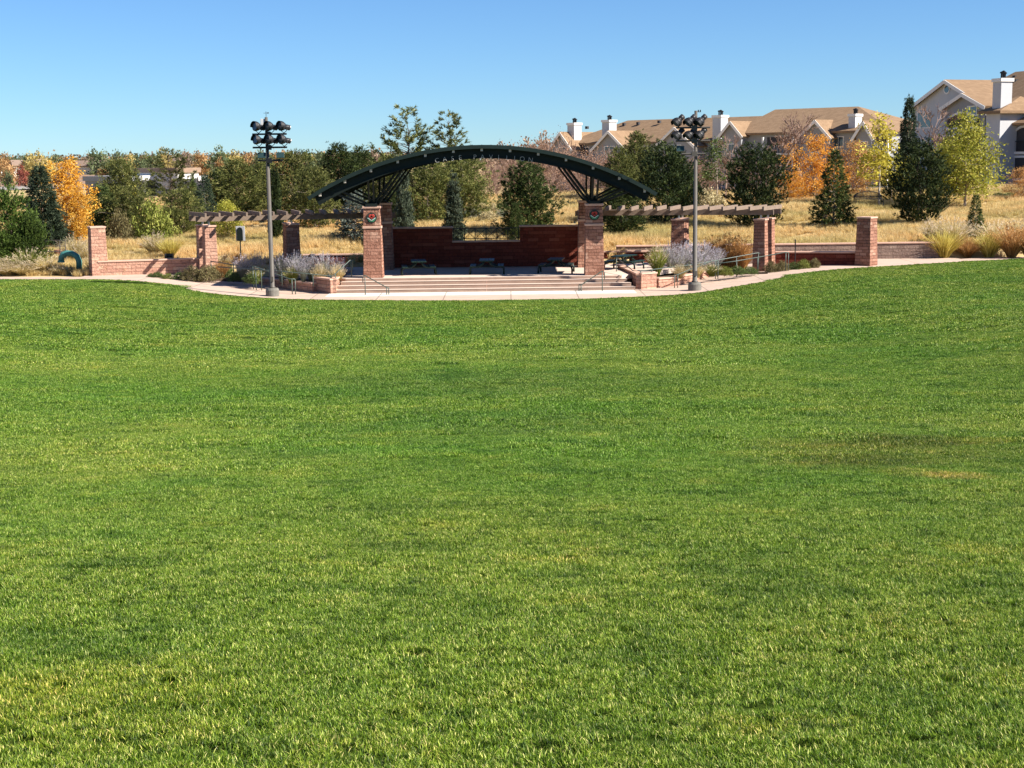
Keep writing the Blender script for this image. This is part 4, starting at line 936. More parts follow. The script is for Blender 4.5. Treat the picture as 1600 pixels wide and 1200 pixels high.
# ------------------------------------------------------------------ light poles
def light_pole(px, base_py, top_py, label, mirror, junction):
    b = at_z(px, base_py, g(0, 73)); b.z = g(b.x, b.y)
    Y = b.y; H = pd(px, top_py, Y).z-b.z
    t = empty('light_pole', b, label, 'light pole', 'tall floodlight poles either side of the steps')
    MB().lathe((0, 0, -0.1), (0, 0, 1), [(0, 0.34), (0.42, 0.34), (0.52, 0.28)], 20).build('pole_base', 'pole_base', t, world=False, smooth=False)
    MB().lathe((0, 0, 0.42), (0, 0, 1), [(0, 0.16), (0.06, 0.16), (0.08, 0.125), (H-0.42, 0.075)], 16).build('pole', 'pole_brown', t, world=False, smooth=True)
    m = MB(); m.box((0.02, -0.13, 0.75), (0.13, 0.04, 0.25)); m.build('hand_hole_cover', 'pole_brown', t, world=False)
    xo = 0.16*mirror; s = 31.6
    ax = Vector((-0.68, -0.72, 0.16)).normalized() if mirror > 0 else Vector((-0.62, -0.42, -0.55)).normalized()
    z1 = H-0.83; z2 = H-1.48; z3 = H-2.12
    yo = -0.16
    for z, rad in ((z1, 0.85), (z2, 0.85), (z3, 0.62)):
        m = MB(); m.tube([(xo-rad, yo, z), (xo+rad, yo, z)], 0.045, 8); m.box((xo*0.5, yo/2, z-0.12), (0.26, 0.26, 0.24)); m.build('crossarm', 'black_metal' if mirror > 0 else 'pole_brown', t, world=False)
    for z in (z1, z2):
        for dx in (-0.56, 0.10, 0.76) if mirror > 0 else (-0.76, -0.14, 0.42):
            c = Vector((xo+dx*0.95+(-0.0), yo-0.02, z+0.36))
            m = MB(); m.lathe(c-ax*0.34, ax, [(0, 0.09), (0.02, 0.13), (0.18, 0.135), (0.22, 0.10), (0.26, 0.10), (0.33, 0.18), (0.46, 0.235), (0.54, 0.24)], 18)
            h = m.build('floodlight', 'black_metal', t, world=False, smooth=True)
            MB().lathe(c-ax*0.37, ax, [(0, 0.07), (0.03, 0.14)], 16).build('housing_cap', 'silver_metal', h, world=False, smooth=True)
            MB().lathe(c+ax*0.13, ax, [(0.08, 0.205), (0.10, 0.20)], 18).build('lens', 'lamp_glass', h, world=False)
            # visor: open half tube
            n = 12; vs = []; ref = ax.cross(Vector((0, 0, 1))).normalized(); u = ref.cross(ax)
            for k in range(n+1):
                a = math.pi*(-0.08+1.16*k/n)
                for d_, r_ in ((0.19, 0.245), (0.33, 0.235), (0.33, 0.228), (0.19, 0.238)): vs.append(c+ax*d_+(ref*math.cos(a)+u*math.sin(a))*r_)
            fs = []
            for k in range(n):
                for j in range(4): fs.append((4*k+j, 4*(k+1)+j, 4*(k+1)+(j+1) % 4, 4*k+(j+1) % 4))
            MB().add(vs, fs).build('visor', 'black_metal', h, world=False)
            m = MB(); side = ref
            m.tube([c+side*0.2-ax*0.05, c+side*0.22+Vector((0, 0, -0.2)), (c.x+0.02, c.y, z+0.03)], 0.018, 6); m.tube([c-side*0.2-ax*0.05, c-side*0.22+Vector((0, 0, -0.2)), (c.x-0.02, c.y, z+0.03)], 0.018, 6)
            m.build('yoke', 'black_metal', h, world=False)
    pan = (-0.42, 0.5) if mirror > 0 else (-0.62,)
    for dx in pan:
        m = MB(); m.hexa([(xo+dx-0.19, yo-0.10, z3+0.13), (xo+dx+0.19, yo-0.10, z3+0.13), (xo+dx+0.19, yo+0.02, z3+0.11), (xo+dx-0.19, yo+0.02, z3+0.11)],
                         [(xo+dx-0.19, yo-0.03, z3+0.40), (xo+dx+0.19, yo-0.03, z3+0.40), (xo+dx+0.19, yo+0.09, z3+0.38), (xo+dx-0.19, yo+0.09, z3+0.38)])
        q = m.build('square_floodlight', 'panel_dark', t, world=False, bevel=0.01); MB().tube([(xo+dx*0.95, yo, z3+0.03), (xo+dx, yo, z3+0.14)], 0.02, 6).build('bracket', 'black_metal', q, world=False)
    if junction:
        MB().box((-0.19, 0.05, H-0.42), (0.20, 0.16, 0.34)).build('junction_box', 'trim_white', t, world=False, bevel=0.01)
        m = MB(); m.tube([(0, 0, H-0.02), (0, 0, H+0.28)], 0.012, 6); m.tube([(-0.12, 0, H+0.2), (0.12, 0, H+0.2)], 0.01, 6); m.lathe((0.10, 0, H+0.18), (0, 0, 1), [(0, 0.04), (0.05, 0.04)], 8); m.build('antenna', 'black_metal', t, world=False)
    else:
        m = MB(); m.box((0.12, 0, H-0.06), (0.05, 0.05, 0.1)); m.box((0.22, 0, H-0.06), (0.05, 0.05, 0.1)); m.tube([(0, 0, H-0.06), (0.25, 0, H-0.06)], 0.015, 6); m.build('sensor', 'black_metal', t, world=False)
    return t
light_pole(426, 464, 183, 'tall floodlight pole left of the steps with a white box and antenna at its top', 1, True)
light_pole(1085.5, 455, 173, 'tall floodlight pole right of the steps in front of the right planter', -1, False)

# ------------------------------------------------------------------ small things
p = at_z(266, 429, 0.45)
gq = empty('charcoal_grill', p, 'small dark park grill on a thin post in front of the striped wall', 'grill')
MB().tube([(p.x, p.y, p.z-0.05), (p.x, p.y, p.z+0.95)], 0.035, 8).build('post', 'black_metal', gq)
mb = MB(); mb.box((p.x, p.y, p.z+0.93), (0.46, 0.36, 0.05)); mb.box((p.x-0.22, p.y, p.z+0.97), (0.03, 0.36, 0.22)); mb.box((p.x+0.22, p.y, p.z+0.97), (0.03, 0.36, 0.22)); mb.box((p.x, p.y+0.17, p.z+0.97), (0.40, 0.03, 0.22)); mb.build('firebox', 'black_metal', gq)
mb = MB()
for i in range(8): mb.beam((p.x-0.19+i*0.054, p.y-0.2, p.z+1.12), (p.x-0.19+i*0.054, p.y+0.14, p.z+1.12), 0.012, 0.012)
mb.build('grate', 'silver_metal', gq)
Yb = 88.5; p = pd(376, 395, Yb); z0 = g(p.x, Yb)
ib = empty('information_board', (p.x, Yb, z0), 'dark green arched board on a post with pale backing plate under the left pergola', 'board')
zb1 = pd(376, 376, Yb).z; zt1 = pd(376, 355, Yb).z
MB().tube([(p.x, Yb, z0-0.1), (p.x, Yb, zb1+0.1)], 0.04, 8).build('post', 'green_steel', ib)
mb = MB(); mb.poly([(p.x-0.17, zb1), (p.x+0.17, zb1), (p.x+0.17, zt1-0.2), (p.x+0.12, zt1-0.05), (p.x, zt1), (p.x-0.12, zt1-0.05), (p.x-0.17, zt1-0.2)], 0, 0.1)
mb.v = [(v[0], Yb-0.08+v[2], v[1]) for v in mb.v]; mb.f = [f[::-1] for f in mb.f]; mb.build('panel', 'green_steel', ib)
mb = MB(); mb.box((p.x+0.02, Yb+0.06, zb1-0.02), (0.54, 0.04, zt1-zb1+0.08)); mb.build('backing_plate', 'stucco_white', ib, bevel=0.01)
p = at_z(1242, 418, 0.55)
sp = empty('sign_post', p, 'thin dark metal sign post seen edge-on among the low shrubs on the right', 'sign post')
MB().tube([p-Vector((0, 0, .1)), (p.x, p.y, pd(1242, 374, p.y).z)], 0.03, 8).build('post', 'black_metal', sp)
zt = pd(1242, 374, p.y).z; MB().box((p.x, p.y, zt-0.55), (0.05, 0.42, 0.5), -0.15).build('sign_plate', 'black_metal', sp)

# gooseneck pipe, rail and stones on the left
Yp = 83.5; a = pd(94, 418, Yp); z0 = g(a.x, Yp)
gpz = lambda px, py: tuple(pd(px, py, Yp))
pipe = empty('vent_pipe', (pd(124, 420, Yp).x, Yp, z0), 'thick blue-green gooseneck pipe bending down beside the leftmost shrubs', 'pipe')
pts = [gpz(124, 421), gpz(123.5, 408), gpz(120, 400.5), gpz(113, 396.5), gpz(105, 395.5), gpz(99, 397), gpz(96, 402), gpz(95.5, 409)]
MB().tube(pts, 0.165, 16).build('bend', 'pipe_green', pipe, smooth=True)
e = Vector(pts[-1]); MB().lathe(e, (0, 0, 1), [(-0.04, 0.2), (0.06, 0.2)], 16).build('flange', 'pipe_green', pipe)
e = Vector(gpz(99, 397)); MB().lathe(e+Vector((.05, 0, -.03)), (-0.7, 0, -0.25), [(-0.05, 0.19), (0.03, 0.19)], 16).build('flange', 'pipe_green', pipe)
Yr = 85.5; rl = empty('fence_rail', pd(82, 395, Yr), 'thin metal pipe railing behind the blue-green gooseneck pipe', 'railing')
q = lambda px, py: pd(px, py, Yr)
for py in (375.5, 384.5, 393): MB().tube([q(62, py), q(102, py)], 0.022, 6).build('rail', 'pole_brown', rl)
for px in (65, 93, 101.5): MB().tube([q(px, 375), Vector((q(px, 375).x, Yr, g(q(px, 375).x, Yr)-.1))], 0.028, 6).build('post', 'pole_brown', rl)
RB = random.Random(9)
for i, (px, py, wd, hd, lab) in enumerate([(88, 424, 1.0, 0.28, 'flat red sandstone slab under the gooseneck pipe, lowest of the stack'), (97, 417, 0.9, 0.26, 'red sandstone block directly below the mouth of the gooseneck pipe'), (84, 408, 0.8, 0.3, 'rough red sandstone block left of the gooseneck pipe'),
                                   (131, 426, 0.42, 0.24, 'small pale round boulder at the foot of the leftmost pillar')]):
    z = 0.5; p = at_z(px, py, z); mb = MB(); n = 9
    ring = []
    for k in range(n):
        a = 6.283*k/n; r = RB.uniform(0.85, 1.1); ring.append((p.x+math.cos(a)*wd/2*r, p.y+math.sin(a)*wd*0.35*r))
    mb.poly(ring, g(p.x, p.y)-0.1, g(p.x, p.y)+hd*0.8+(0 if i in (0, 3) else 0.2)); o = mb.build('boulder' if i == 3 else 'stone_block', 'boulder' if i == 3 else 'red_stone', None, bevel=0.06 if i < 3 else 0.12); tag(o, lab, 'boulder' if i == 3 else 'stone block')

# arched bench on the bank
Yb = 118.0; pc = pd(1357, 319, Yb); zb_ = g(pc.x, Yb); k = Yb/F
bn = empty('bench', (pc.x, Yb, zb_), 'dark arched-back metal bench standing on the dry grass bank at the right', 'bench')
W2 = 22*k; b0 = pd(1357, 311, Yb).z
for s in (-1, 1):
    for dy in (-0.35, 0.3): MB().beam((pc.x+s*W2*0.96, Yb+dy, zb_-0.1), (pc.x+s*W2*0.96, Yb+dy, b0+0.25 if dy > 0 else b0), 0.06, 0.06).build('leg', 'black_metal', bn)
MB().box((pc.x, Yb, b0-0.02), (2*W2, 0.65, 0.06)).build('seat', 'black_metal', bn)
mb = MB(); arc = [(pc.x+W2*math.cos(math.pi*i/16)*0.98, Yb+0.34, b0+0.18+0.42*math.sin(math.pi*i/16)) for i in range(17)]
mb.tube(arc, 0.035, 6); mb.beam((pc.x-W2, Yb+.34, b0+0.15), (pc.x+W2, Yb+.34, b0+0.15), 0.05, 0.05)
for i in range(1, 32):
    a_ = math.pi*i/32; x = pc.x+W2*math.cos(a_)*0.98; mb.beam((x, Yb+.34, b0+0.15), (x, Yb+.34, b0+0.18+0.42*math.sin(a_)), 0.05, 0.03)
mb.build('backrest', 'black_metal', bn)
# ------------------------------------------------------------------ apartment buildings
class Frame:
    """a facade line in plan; u runs along it to the right, v away from the viewer"""
    def __init__(s, pxa, Ya, pxb, Yb):
        a = pd(pxa, 240, Ya); b = pd(pxb, 240, Yb)
        s.o = Vector((a.x, a.y, 0)); d = Vector((b.x-a.x, b.y-a.y, 0)); s.L = d.length; s.e1 = d.normalized(); s.e2 = Vector((-s.e1.y, s.e1.x, 0))
    def P(s, u, v, z): q = s.o+s.e1*u+s.e2*v; return Vector((q.x, q.y, z))
    def u(s, px, py=230, v=0.0):
        d = ray(px, py); o = s.o+s.e2*v
        # o + e1*u = t*d in plan
        det = d.x*(-s.e1.y)-d.y*(-s.e1.x); t = (o.x*(-s.e1.y)-o.y*(-s.e1.x))/det
        return (Vector((d.x*t, d.y*t, 0))-o).dot(s.e1)
    def z(s, px, py, v=0.0):
        u = s.u(px, py, v); q = s.P(u, v, 0); d = ray(px, py); return EYE+d.z*(q.y/d.y)
    def box(s, mb, u0, u1, v0, v1, z0, z1):
        return mb.hexa([s.P(u0, v0, z0), s.P(u1, v0, z0), s.P(u1, v1, z0), s.P(u0, v1, z0)], [s.P(u0, v0, z1), s.P(u1, v0, z1), s.P(u1, v1, z1), s.P(u0, v1, z1)])
    def gable_wall(s, mb, u0, u1, v0, v1, z0, ze, zr):
        um = (u0+u1)/2
        p = [s.P(u0, v0, z0), s.P(u1, v0, z0), s.P(u1, v0, ze), s.P(um, v0, zr), s.P(u0, v0, ze)]; q = [s.P(u0, v1, z0), s.P(u1, v1, z0), s.P(u1, v1, ze), s.P(um, v1, zr), s.P(u0, v1, ze)]
        return mb.add(p+q, [(0, 1, 2, 3, 4), (9, 8, 7, 6, 5)]+[(i, i+5, (i+1) % 5+5, (i+1) % 5) for i in range(5)])
    def gable_roof(s, mb, u0, u1, v0, v1, ze, zr, over=0.5, th=0.22):
        um = (u0+u1)/2; sl = (zr-ze)/(um-u0); up = 0.12
        mb.slab([s.P(u0-over, v0-over, ze-over*sl+up), s.P(um, v0-over, zr+up), s.P(um, v1, zr+up), s.P(u0-over, v1, ze-over*sl+up)], th)
        mb.slab([s.P(um, v0-over, zr+up), s.P(u1+over, v0-over, ze-over*sl+up), s.P(u1+over, v1, ze-over*sl+up), s.P(um, v1, zr+up)], th)
    def rake(s, mb, u0, u1, v0, ze, zr, over=0.5, h=0.38):
        um = (u0+u1)/2; sl = (zr-ze)/(um-u0); v = v0-over-0.05
        for a, b in ((s.P(u0-over, v, ze-over*sl-0.12), s.P(um+0.05, v, zr-0.1)), (s.P(u1+over, v, ze-over*sl-0.12), s.P(um, v-0.01, zr-0.1))): mb.beam(a, b, 0.08, h)
def window(fr, par, u, z, w_, h, v=0.0, balcony=False):
    m = MB(); fr.box(m, u-w_/2-0.12, u+w_/2+0.12, v-0.06, v-0.004, z-0.12, z+h+0.12); f = m.build('window', 'trim_white', par)
    m = MB(); fr.box(m, u-w_/2, u-0.03, v-0.075, v-0.062, z, z+h); fr.box(m, u+0.03, u+w_/2, v-0.075, v-0.062, z, z+h); m.build('pane', 'window_glass', f)
def balcony(fr, par, u0, u1, z, h, v=0.0, dep=1.3):
    m = MB(); fr.box(m, u0, u1, v-0.03, v-0.004, z, z+h); r = m.build('balcony_opening', 'dark_recess', par)
    m = MB(); fr.box(m, u0-0.15, u1+0.15, v-dep, v-0.035, z-0.25, z); m.build('balcony_floor', 'trim_white', r)
    m = MB()
    for uu in (u0, u1): fr.box(m, uu-0.12, uu+0.12, v-dep, v-dep+0.24, z+0.003, z+h)
    m.build('balcony_post', 'trim_white', r)
    m = MB(); a, b = fr.P(u0, v-dep+0.1, z+1.05), fr.P(u1, v-dep+0.1, z+1.05); m.beam(a, b, 0.06, 0.06)
    k = max(4, int((u1-u0)/0.25))
    for i in range(k+1): q = fr.P(u0+(u1-u0)*i/k, v-dep+0.1, z+0.02); m.beam(q, q+Vector((0, 0, 1.02)), 0.03, 0.03)
    m.build('balcony_railing', 'trim_white', r)
def chimney(fr, par, u, v, w_, d, z0, z1):
    m = MB(); fr.box(m, u-w_/2, u+w_/2, v-d/2, v+d/2, z0, z1-0.35); c = m.build('chimney', 'stucco_white', par)
    m = MB(); fr.box(m, u-w_/2-0.12, u+w_/2+0.12, v-d/2-0.12, v+d/2+0.12, z1-0.35, z1); m.build('chimney_cap', 'trim_white', c)
    m = MB()
    for dx in (-0.25, 0.1, 0.4): q = fr.P(u+dx*w_*0.6, v, z1); m.tube([q, q+Vector((0, 0, 0.7-abs(dx)*0.5))], 0.11, 8); m.lathe(q+Vector((0, 0, 0.65-abs(dx)*0.5)), (0, 0, 1), [(0, 0.2), (0.12, 0.2), (0.2, 0.06)], 8)
    m.build('flue', 'black_metal', c)
def roof_vents(fr, roof, spots):
    for u, v, z in spots:
        m = MB(); fr.box(m, u-0.22, u+0.22, v-0.2, v+0.25, z-0.15, z+0.28); m.build('roof_vent', 'dark_recess', roof)

# centre building
fb = Frame(852, 246, 1392, 205)
B = empty('apartment_building', fb.P(fb.L/2, 0, 1.5), 'long grey apartment building with tan shingle roof and small gables behind the bare trees', 'apartment building')
uL = 0.0; uR = fb.L; ZE = 9.3; ZR = 14.2; DEP = 15.0
def zr_at(px, py, v): return fb.z(px, py, v)
# two stretches of the main roof: the higher right part and the lower left part
uM = fb.u(1192, 180, 7)
m = MB(); fb.box(m, uL+4, uM, 0.8, DEP, 0.5, ZE); m.build('wall', 'stucco_grey', B)
m = MB(); fb.box(m, uM, uR, -0.6, DEP, 0.5, ZE+0.9); m.build('wall', 'stucco_grey', B)
def hip_roof(fr, u0, u1, v0, v1, ze, zr, hl, hr_, name='roof', mat='shingle', par=None, over=0.7):
    vm = (v0+v1)/2; sl = (zr-ze)/(vm-v0); z0 = ze-over*sl+0.25; zt = zr+0.25
    a = [fr.P(u0-over, v0-over, z0), fr.P(u1+over, v0-over, z0), fr.P(u1+over, v1+over, z0), fr.P(u0-over, v1+over, z0)]; r = [fr.P(u0+hl, vm, zt), fr.P(u1-hr_, vm, zt)]
    b = [p-Vector((0, 0, 0.3)) for p in a]
    m = MB(); m.add(a+r+b, [(0, 1, 5, 4), (2, 3, 4, 5), (3, 0, 4), (1, 2, 5), (0, 6, 7, 1), (1, 7, 8, 2), (2, 8, 9, 3), (3, 9, 6, 0), (9, 8, 7, 6)])
    return m.build(name, mat, par)
zr1 = fb.z(1000, 190, 7.9); zr2 = fb.z(1260, 172, 7.2)
r1 = hip_roof(fb, uL+4, uM+6, 0.8, DEP, ZE, zr1, 7, 1, par=B)
r2 = hip_roof(fb, uM, uR, -0.6, DEP, ZE+0.9, zr2, 2.0, 9, par=B)
roof_vents(fb, r1, [(fb.u(px, py, vv), vv, fb.z(px, py, vv)) for px, py, vv in ((975, 195, 6), (997, 193.5, 6), (1030, 191, 6), (917, 200, 4.5), (968, 211, 2.5), (1170, 203, 3))])
roof_vents(fb, r2, [(fb.u(px, py, vv), vv, fb.z(px, py, vv)) for px, py, vv in ((1285, 184, 5), (1318, 185, 5), (1228, 190, 4.5))])
# front gables: (left px, right px, peak py, eave py)
for i, (a, b, pk, ev) in enumerate([(862, 893, 207, 230), (929, 977, 205, 231), (1028, 1084, 199, 226), (1128, 1158, 190, 209), (1254, 1296, 188, 212), (1338, 1362, 190, 210)]):
    v0 = -2.2; u0, u1 = fb.u(a, ev, v0), fb.u(b, ev, v0); pm = (a+b)/2; zk = fb.z(pm, pk, v0); ze = fb.z(pm, ev, v0)
    low = 0.6
    m = MB(); fb.gable_wall(m, u0, u1, v0, 3.0, low, ze, zk); wl = m.build('gable_wall', 'stucco_grey', B)
    m = MB(); fb.gable_roof(m, u0, u1, v0, 6.5, ze, zk); rf = m.build('gable_roof', 'shingle', B)
    m = MB(); fb.rake(m, u0, u1, v0, ze, zk); m.build('rake_trim', 'trim_white', rf)
    um = (u0+u1)/2
    for zz in (1.6, 4.5, 7.3):
        if zz+1.3 < ze+0.7: window(fb, wl, um, zz, min(1.8, (u1-u0)*0.4), 1.25, v0)
for i, (a, b, top) in enumerate([(889, 906, 192), (943, 961, 187.5), (1115, 1136, 180), (1328, 1345, 178)]):
    v = 0.5; u0, u1 = fb.u(a, top, v), fb.u(b, top, v); chimney(fb, B, (u0+u1)/2, v, (u1-u0)*0.62, 1.9, 3, fb.z((a+b)/2, top, v))
for px, z, wpx in ((1060, 7.2, 1.7), (1095, 7.2, 1.4), (1010, 7.2, 1.5), (1175, 7.2, 1.5), (1175, 4.4, 1.5), (1010, 4.4, 1.5), (915, 7.2, 1.4), (1310, 8.0, 1.4), (1310, 5.0, 1.4)):
    v = 0.8 if px < 1192 else -0.6; window(fb, B, fb.u(px, 230, v), z, wpx, 1.3, v)
for px, w_ in ((1222, 5.0), (1080, 4.0), (1375, 3.5)):
    v = 0.8 if px < 1192 else -0.6; u = fb.u(px, 230, v)
    for z in (1.4, 4.3, 7.2): balcony(fb, B, u-w_/2, u+w_/2, z, 2.3, v)

# right building
fa = Frame(1426, 172, 1700, 146)
A = empty('apartment_building', fa.P(8, 0, 1.5), 'nearer grey apartment building with tan roof and tall white chimney at the right edge', 'apartment building')
V1 = -1.5
u0, u1 = 0.0, fa.u(1541, 165, 0); 
zk = fa.z(1481, 126, 0); 
ug0, ug1 = fa.u(1427, 168, 0), fa.u(1537, 168, 0); zeg = fa.z(1427, 168, 0)
m = MB(); fa.gable_wall(m, ug0, ug1, 0, 12, 0.8, zeg, zk); wA = m.build('gable_wall', 'stucco_white', A)
m = MB(); fa.gable_roof(m, ug0, ug1, 0, 12, zeg, zk); rf = m.build('gable_roof', 'shingle', A)
m = MB(); fa.rake(m, ug0, ug1, 0, zeg, zk); m.build('rake_trim', 'trim_white', rf)
c = fa.P(fa.u(1479.5, 139.5, -0.02), -0.02, fa.z(1479.5, 139.5, -0.02)); m = MB(); m.lathe(c, -fa.e2, [(0, 0.55), (0.05, 0.55)], 20); rw = m.build('round_window', 'trim_white', wA)
m = MB(); m.lathe(c-fa.e2*0.055, -fa.e2, [(0, 0.38), (0.02, 0.38)], 20); m.build('pane', 'window_glass', rw)
# nearer gable with the arched balcony
gb0, gb1 = fa.u(1477, 168, V1), fa.u(1540, 168, V1); zk2 = fa.z(1505, 147, V1); ze2 = fa.z(1477, 168, V1)
m = MB(); fa.gable_wall(m, gb0, gb1, V1, 4, 0.8, ze2, zk2); wB = m.build('gable_wall', 'stucco_grey', A)
m = MB(); fa.gable_roof(m, gb0, gb1, V1, 7, ze2, zk2); rf = m.build('gable_roof', 'shingle', A)
m = MB(); fa.rake(m, gb0, gb1, V1, ze2, zk2); m.build('rake_trim', 'trim_white', rf)
def arched(fr, par, ua, ub, z0, z1, v, rise=0.7, tint='dark_recess', railz=True):
    n = 12; pts = [(ua, z0), (ub, z0)]+[(ub-(ub-ua)*i/n, z1-rise+rise*math.sin(math.pi*i/n)) for i in range(n+1)]
    f = [fr.P(a, v-0.03, z) for a, z in pts]; bk = [fr.P(a, v-0.004, z) for a, z in pts]; k = len(pts)
    m = MB(); m.add(f+bk, [tuple(range(k)), tuple(range(2*k-1, k-1, -1))]+[(i, i+k, (i+1) % k+k, (i+1) % k) for i in range(k)]); o = m.build('arched_opening', tint, par)
    m = MB(); prev = None
    for i in range(n+1):
        q = fr.P(ub-(ub-ua)*i/n, v-0.08, z1-rise+rise*math.sin(math.pi*i/n)+0.08)
        if prev is not None: m.beam(prev, q, 0.12, 0.22)
        prev = q
    m.build('arch_trim', 'trim_white', o)
    if railz:
        m = MB(); fr.box(m, ua, ub, v-0.25, v-0.035, z0-0.25, z0); m.build('balcony_floor', 'trim_white', o)
        m = MB(); m.beam(fr.P(ua, v-0.2, z0+1.05), fr.P(ub, v-0.2, z0+1.05), 0.05, 0.06); kk = int((ub-ua)/0.22)
        for i in range(kk+1): q = fr.P(ua+(ub-ua)*i/kk, v-0.2, z0+0.01); m.beam(q, q+Vector((0, 0, 1.03)), 0.025, 0.025)
        m.build('balcony_railing', 'black_metal', o)
    return o
ua, ub = fa.u(1481, 180, V1), fa.u(1531, 180, V1)
o = arched(fa, wB, ua, ub, 9.6, fa.z(1505, 177, V1), V1, 0.6)
window(fa, o, ub-1.2, 10.2, 1.4, 1.5, V1-0.035)
for z in (3.2, 6.4): 
    o = arched(fa, wB, ua, ub, z, z+2.4, V1, 0.3)
for px, z in ((1448, 9.8), (1448, 6.6), (1448, 3.4), (1438, 9.8)): window(fa, wA, fa.u(px, 185, 0), z, 1.5 if px > 1440 else .8, 1.6, 0)
# tower between the gables
V2 = -2.2; t0, t1 = fa.u(1541, 180, V2), fa.u(1563, 180, V2); zt = fa.z(1550, 171, V2)
m = MB(); fa.box(m, t0, t1, V2, 8, 0.8, zt); tw = m.build('tower_wall', 'stucco_white', A)
hip_roof(fa, t0-0.2, t1+0.1, V2, V2+6.5, zt-0.2, zt+1.1, (t1-t0)*0.45, (t1-t0)*0.45, 'tower_roof', par=A, over=0.5)
# main roof and right wing
uE = fa.u(1700, 160, 2)
m = MB(); fa.box(m, t1, uE+8, 2.0, 16, 0.8, fa.z(1590, 164, 2)); m.build('wall', 'stucco_grey', A)
zr_ = fa.z(1560, 118, 9); r3 = hip_roof(fa, ug1-9.0, uE+9, 2.0, 16, fa.z(1590, 164, 2)-0.2, zr_, 3, 6, par=A)
roof_vents(fa, r3, [(fa.u(px, py, vv), vv, fa.z(px, py, vv)) for px, py, vv in ((1586, 122, 8), (1587, 128, 7), (1597, 157, 3.2))])
V3 = 0.0; w0 = fa.u(1564, 195, V3); zwe = fa.z(1580, 193, V3)
m = MB(); fa.box(m, w0, uE+8, V3, 2.1, 4.9, zwe); wg = m.build('wing_wall', 'stucco_grey', A)
m = MB(); fa.box(m, w0-0.05, uE+8, V3-0.08, 2.1, 0.8, 4.9); fa.box(m, w0-0.05, fa.u(1574, 230, V3-.08), V3-0.08, 2.0, 4.9, fa.z(1570, 222, V3)); m.build('brick_base', 'brown_brick', A)
m = MB(); m.slab([fa.P(w0-0.7, V3-0.7, zwe), fa.P(uE+8, V3-0.7, zwe), fa.P(uE+8, 3.5, fa.z(1590, 168, 3.5)), fa.P(w0+1.2, 3.5, fa.z(1590, 168, 3.5))], 0.25); rw_ = m.build('wing_roof', 'shingle', A)
for k in range(2):
    ua = fa.u(1577, 210, V3)+k*6.2; ub = ua+4.6
    arched(fa, wg, ua, ub, fa.z(1590, 237, V3), fa.z(1590, 199, V3), V3, 1.2)
    arched(fa, wg, ua, ub, fa.z(1590, 279, V3-.08), fa.z(1590, 246, V3-.08), V3-0.08, 0.05)
    arched(fa, wg, ua, ub, 1.0, fa.z(1590, 279, V3-.08)-0.6, V3-0.08, 0.05)
va = -1.4; ca, cb = fa.u(1556, 125, va), fa.u(1578, 125, va); chimney(fa, A, (ca+cb)/2, va, (cb-ca)*0.6, 1.4, 10, fa.z(1567, 122.5, va))
# little building beyond, between the two
fc = Frame(1380, 300, 1412, 290)
D = empty('apartment_building', fc.P(2, 0, 1), 'small far building with a white corner and tan roof seen between the two apartment buildings', 'apartment building')
m = MB(); fc.box(m, 0, fc.L, 0, 9, 1, fc.z(1395, 212)); m.build('wall', 'stucco_white', D)
hip_roof(fc, 0, fc.L, 0, 9, fc.z(1395, 212)-.1, fc.z(1395, 203), 2, 2, par=D)
window(fc, D, fc.L*0.4, 6.5, 1.2, 1.3)

# ------------------------------------------------------------------ far houses, fences and road on the left
def house(px0, px1, Y, eave, ridge, label, wall='far_wall', roof='far_roof', gable_front=False, base=None, cat='house', name='house'):
    fr = Frame(px0, Y, px1, Y+4); cx = (px0+px1)/2; ze = fr.z(cx, eave); zr = fr.z(cx, ridge); L = fr.L
    q = fr.P(L/2, 5, 0); z0 = g(q.x, q.y)-0.3
    h = empty(name, (q.x, q.y, z0), label, cat)
    if gable_front:
        m = MB(); fr.gable_wall(m, 0, L, 0, 11, z0, ze, zr); m.build('wall', wall, h); m = MB(); fr.gable_roof(m, 0, L, 0, 11, ze, zr, 0.5, 0.3); m.build('roof', roof, h)
    else:
        m = MB(); fr.box(m, 0, L, 0, 10, z0, ze); m.build('wall', wall, h); hip_roof(fr, 0, L, 0, 10, ze, zr, 0.3, 0.3, par=h, mat=roof, over=0.5)
    n = max(2, int(L/5))
    for i in range(n):
        u = L*(i+0.5)/n; m = MB(); zw = z0+1.2+ (1.6 if ze-z0 > 5 else 0); fr.box(m, u-0.8, u+0.8, -0.06, -0.004, zw, min(zw+1.5, ze-0.2)); m.build('window', 'window_glass', h)
    return h
house(-14, 7, 410, 264, 248, 'small cream house at the far left edge behind the road')
house(112, 136, 420, 264, 254, 'white gabled house right of the orange-yellow tree top', gable_front=True)
house(20, 58, 430, 258, 251, 'low brown-roofed house far off at the left under the treeline')
house(60, 84, 480, 256, 249, 'far tan house partly hidden left of the dark spruce top')
house(153, 172, 400, 258, 251, 'little far house with a brown roof between autumn trees', gable_front=True)
house(268, 286, 420, 258, 247, 'pale house with a slanted roof above the long white building', gable_front=True)
house(340, 364, 420, 262, 254, 'far tan house behind the pines left of the light pole')
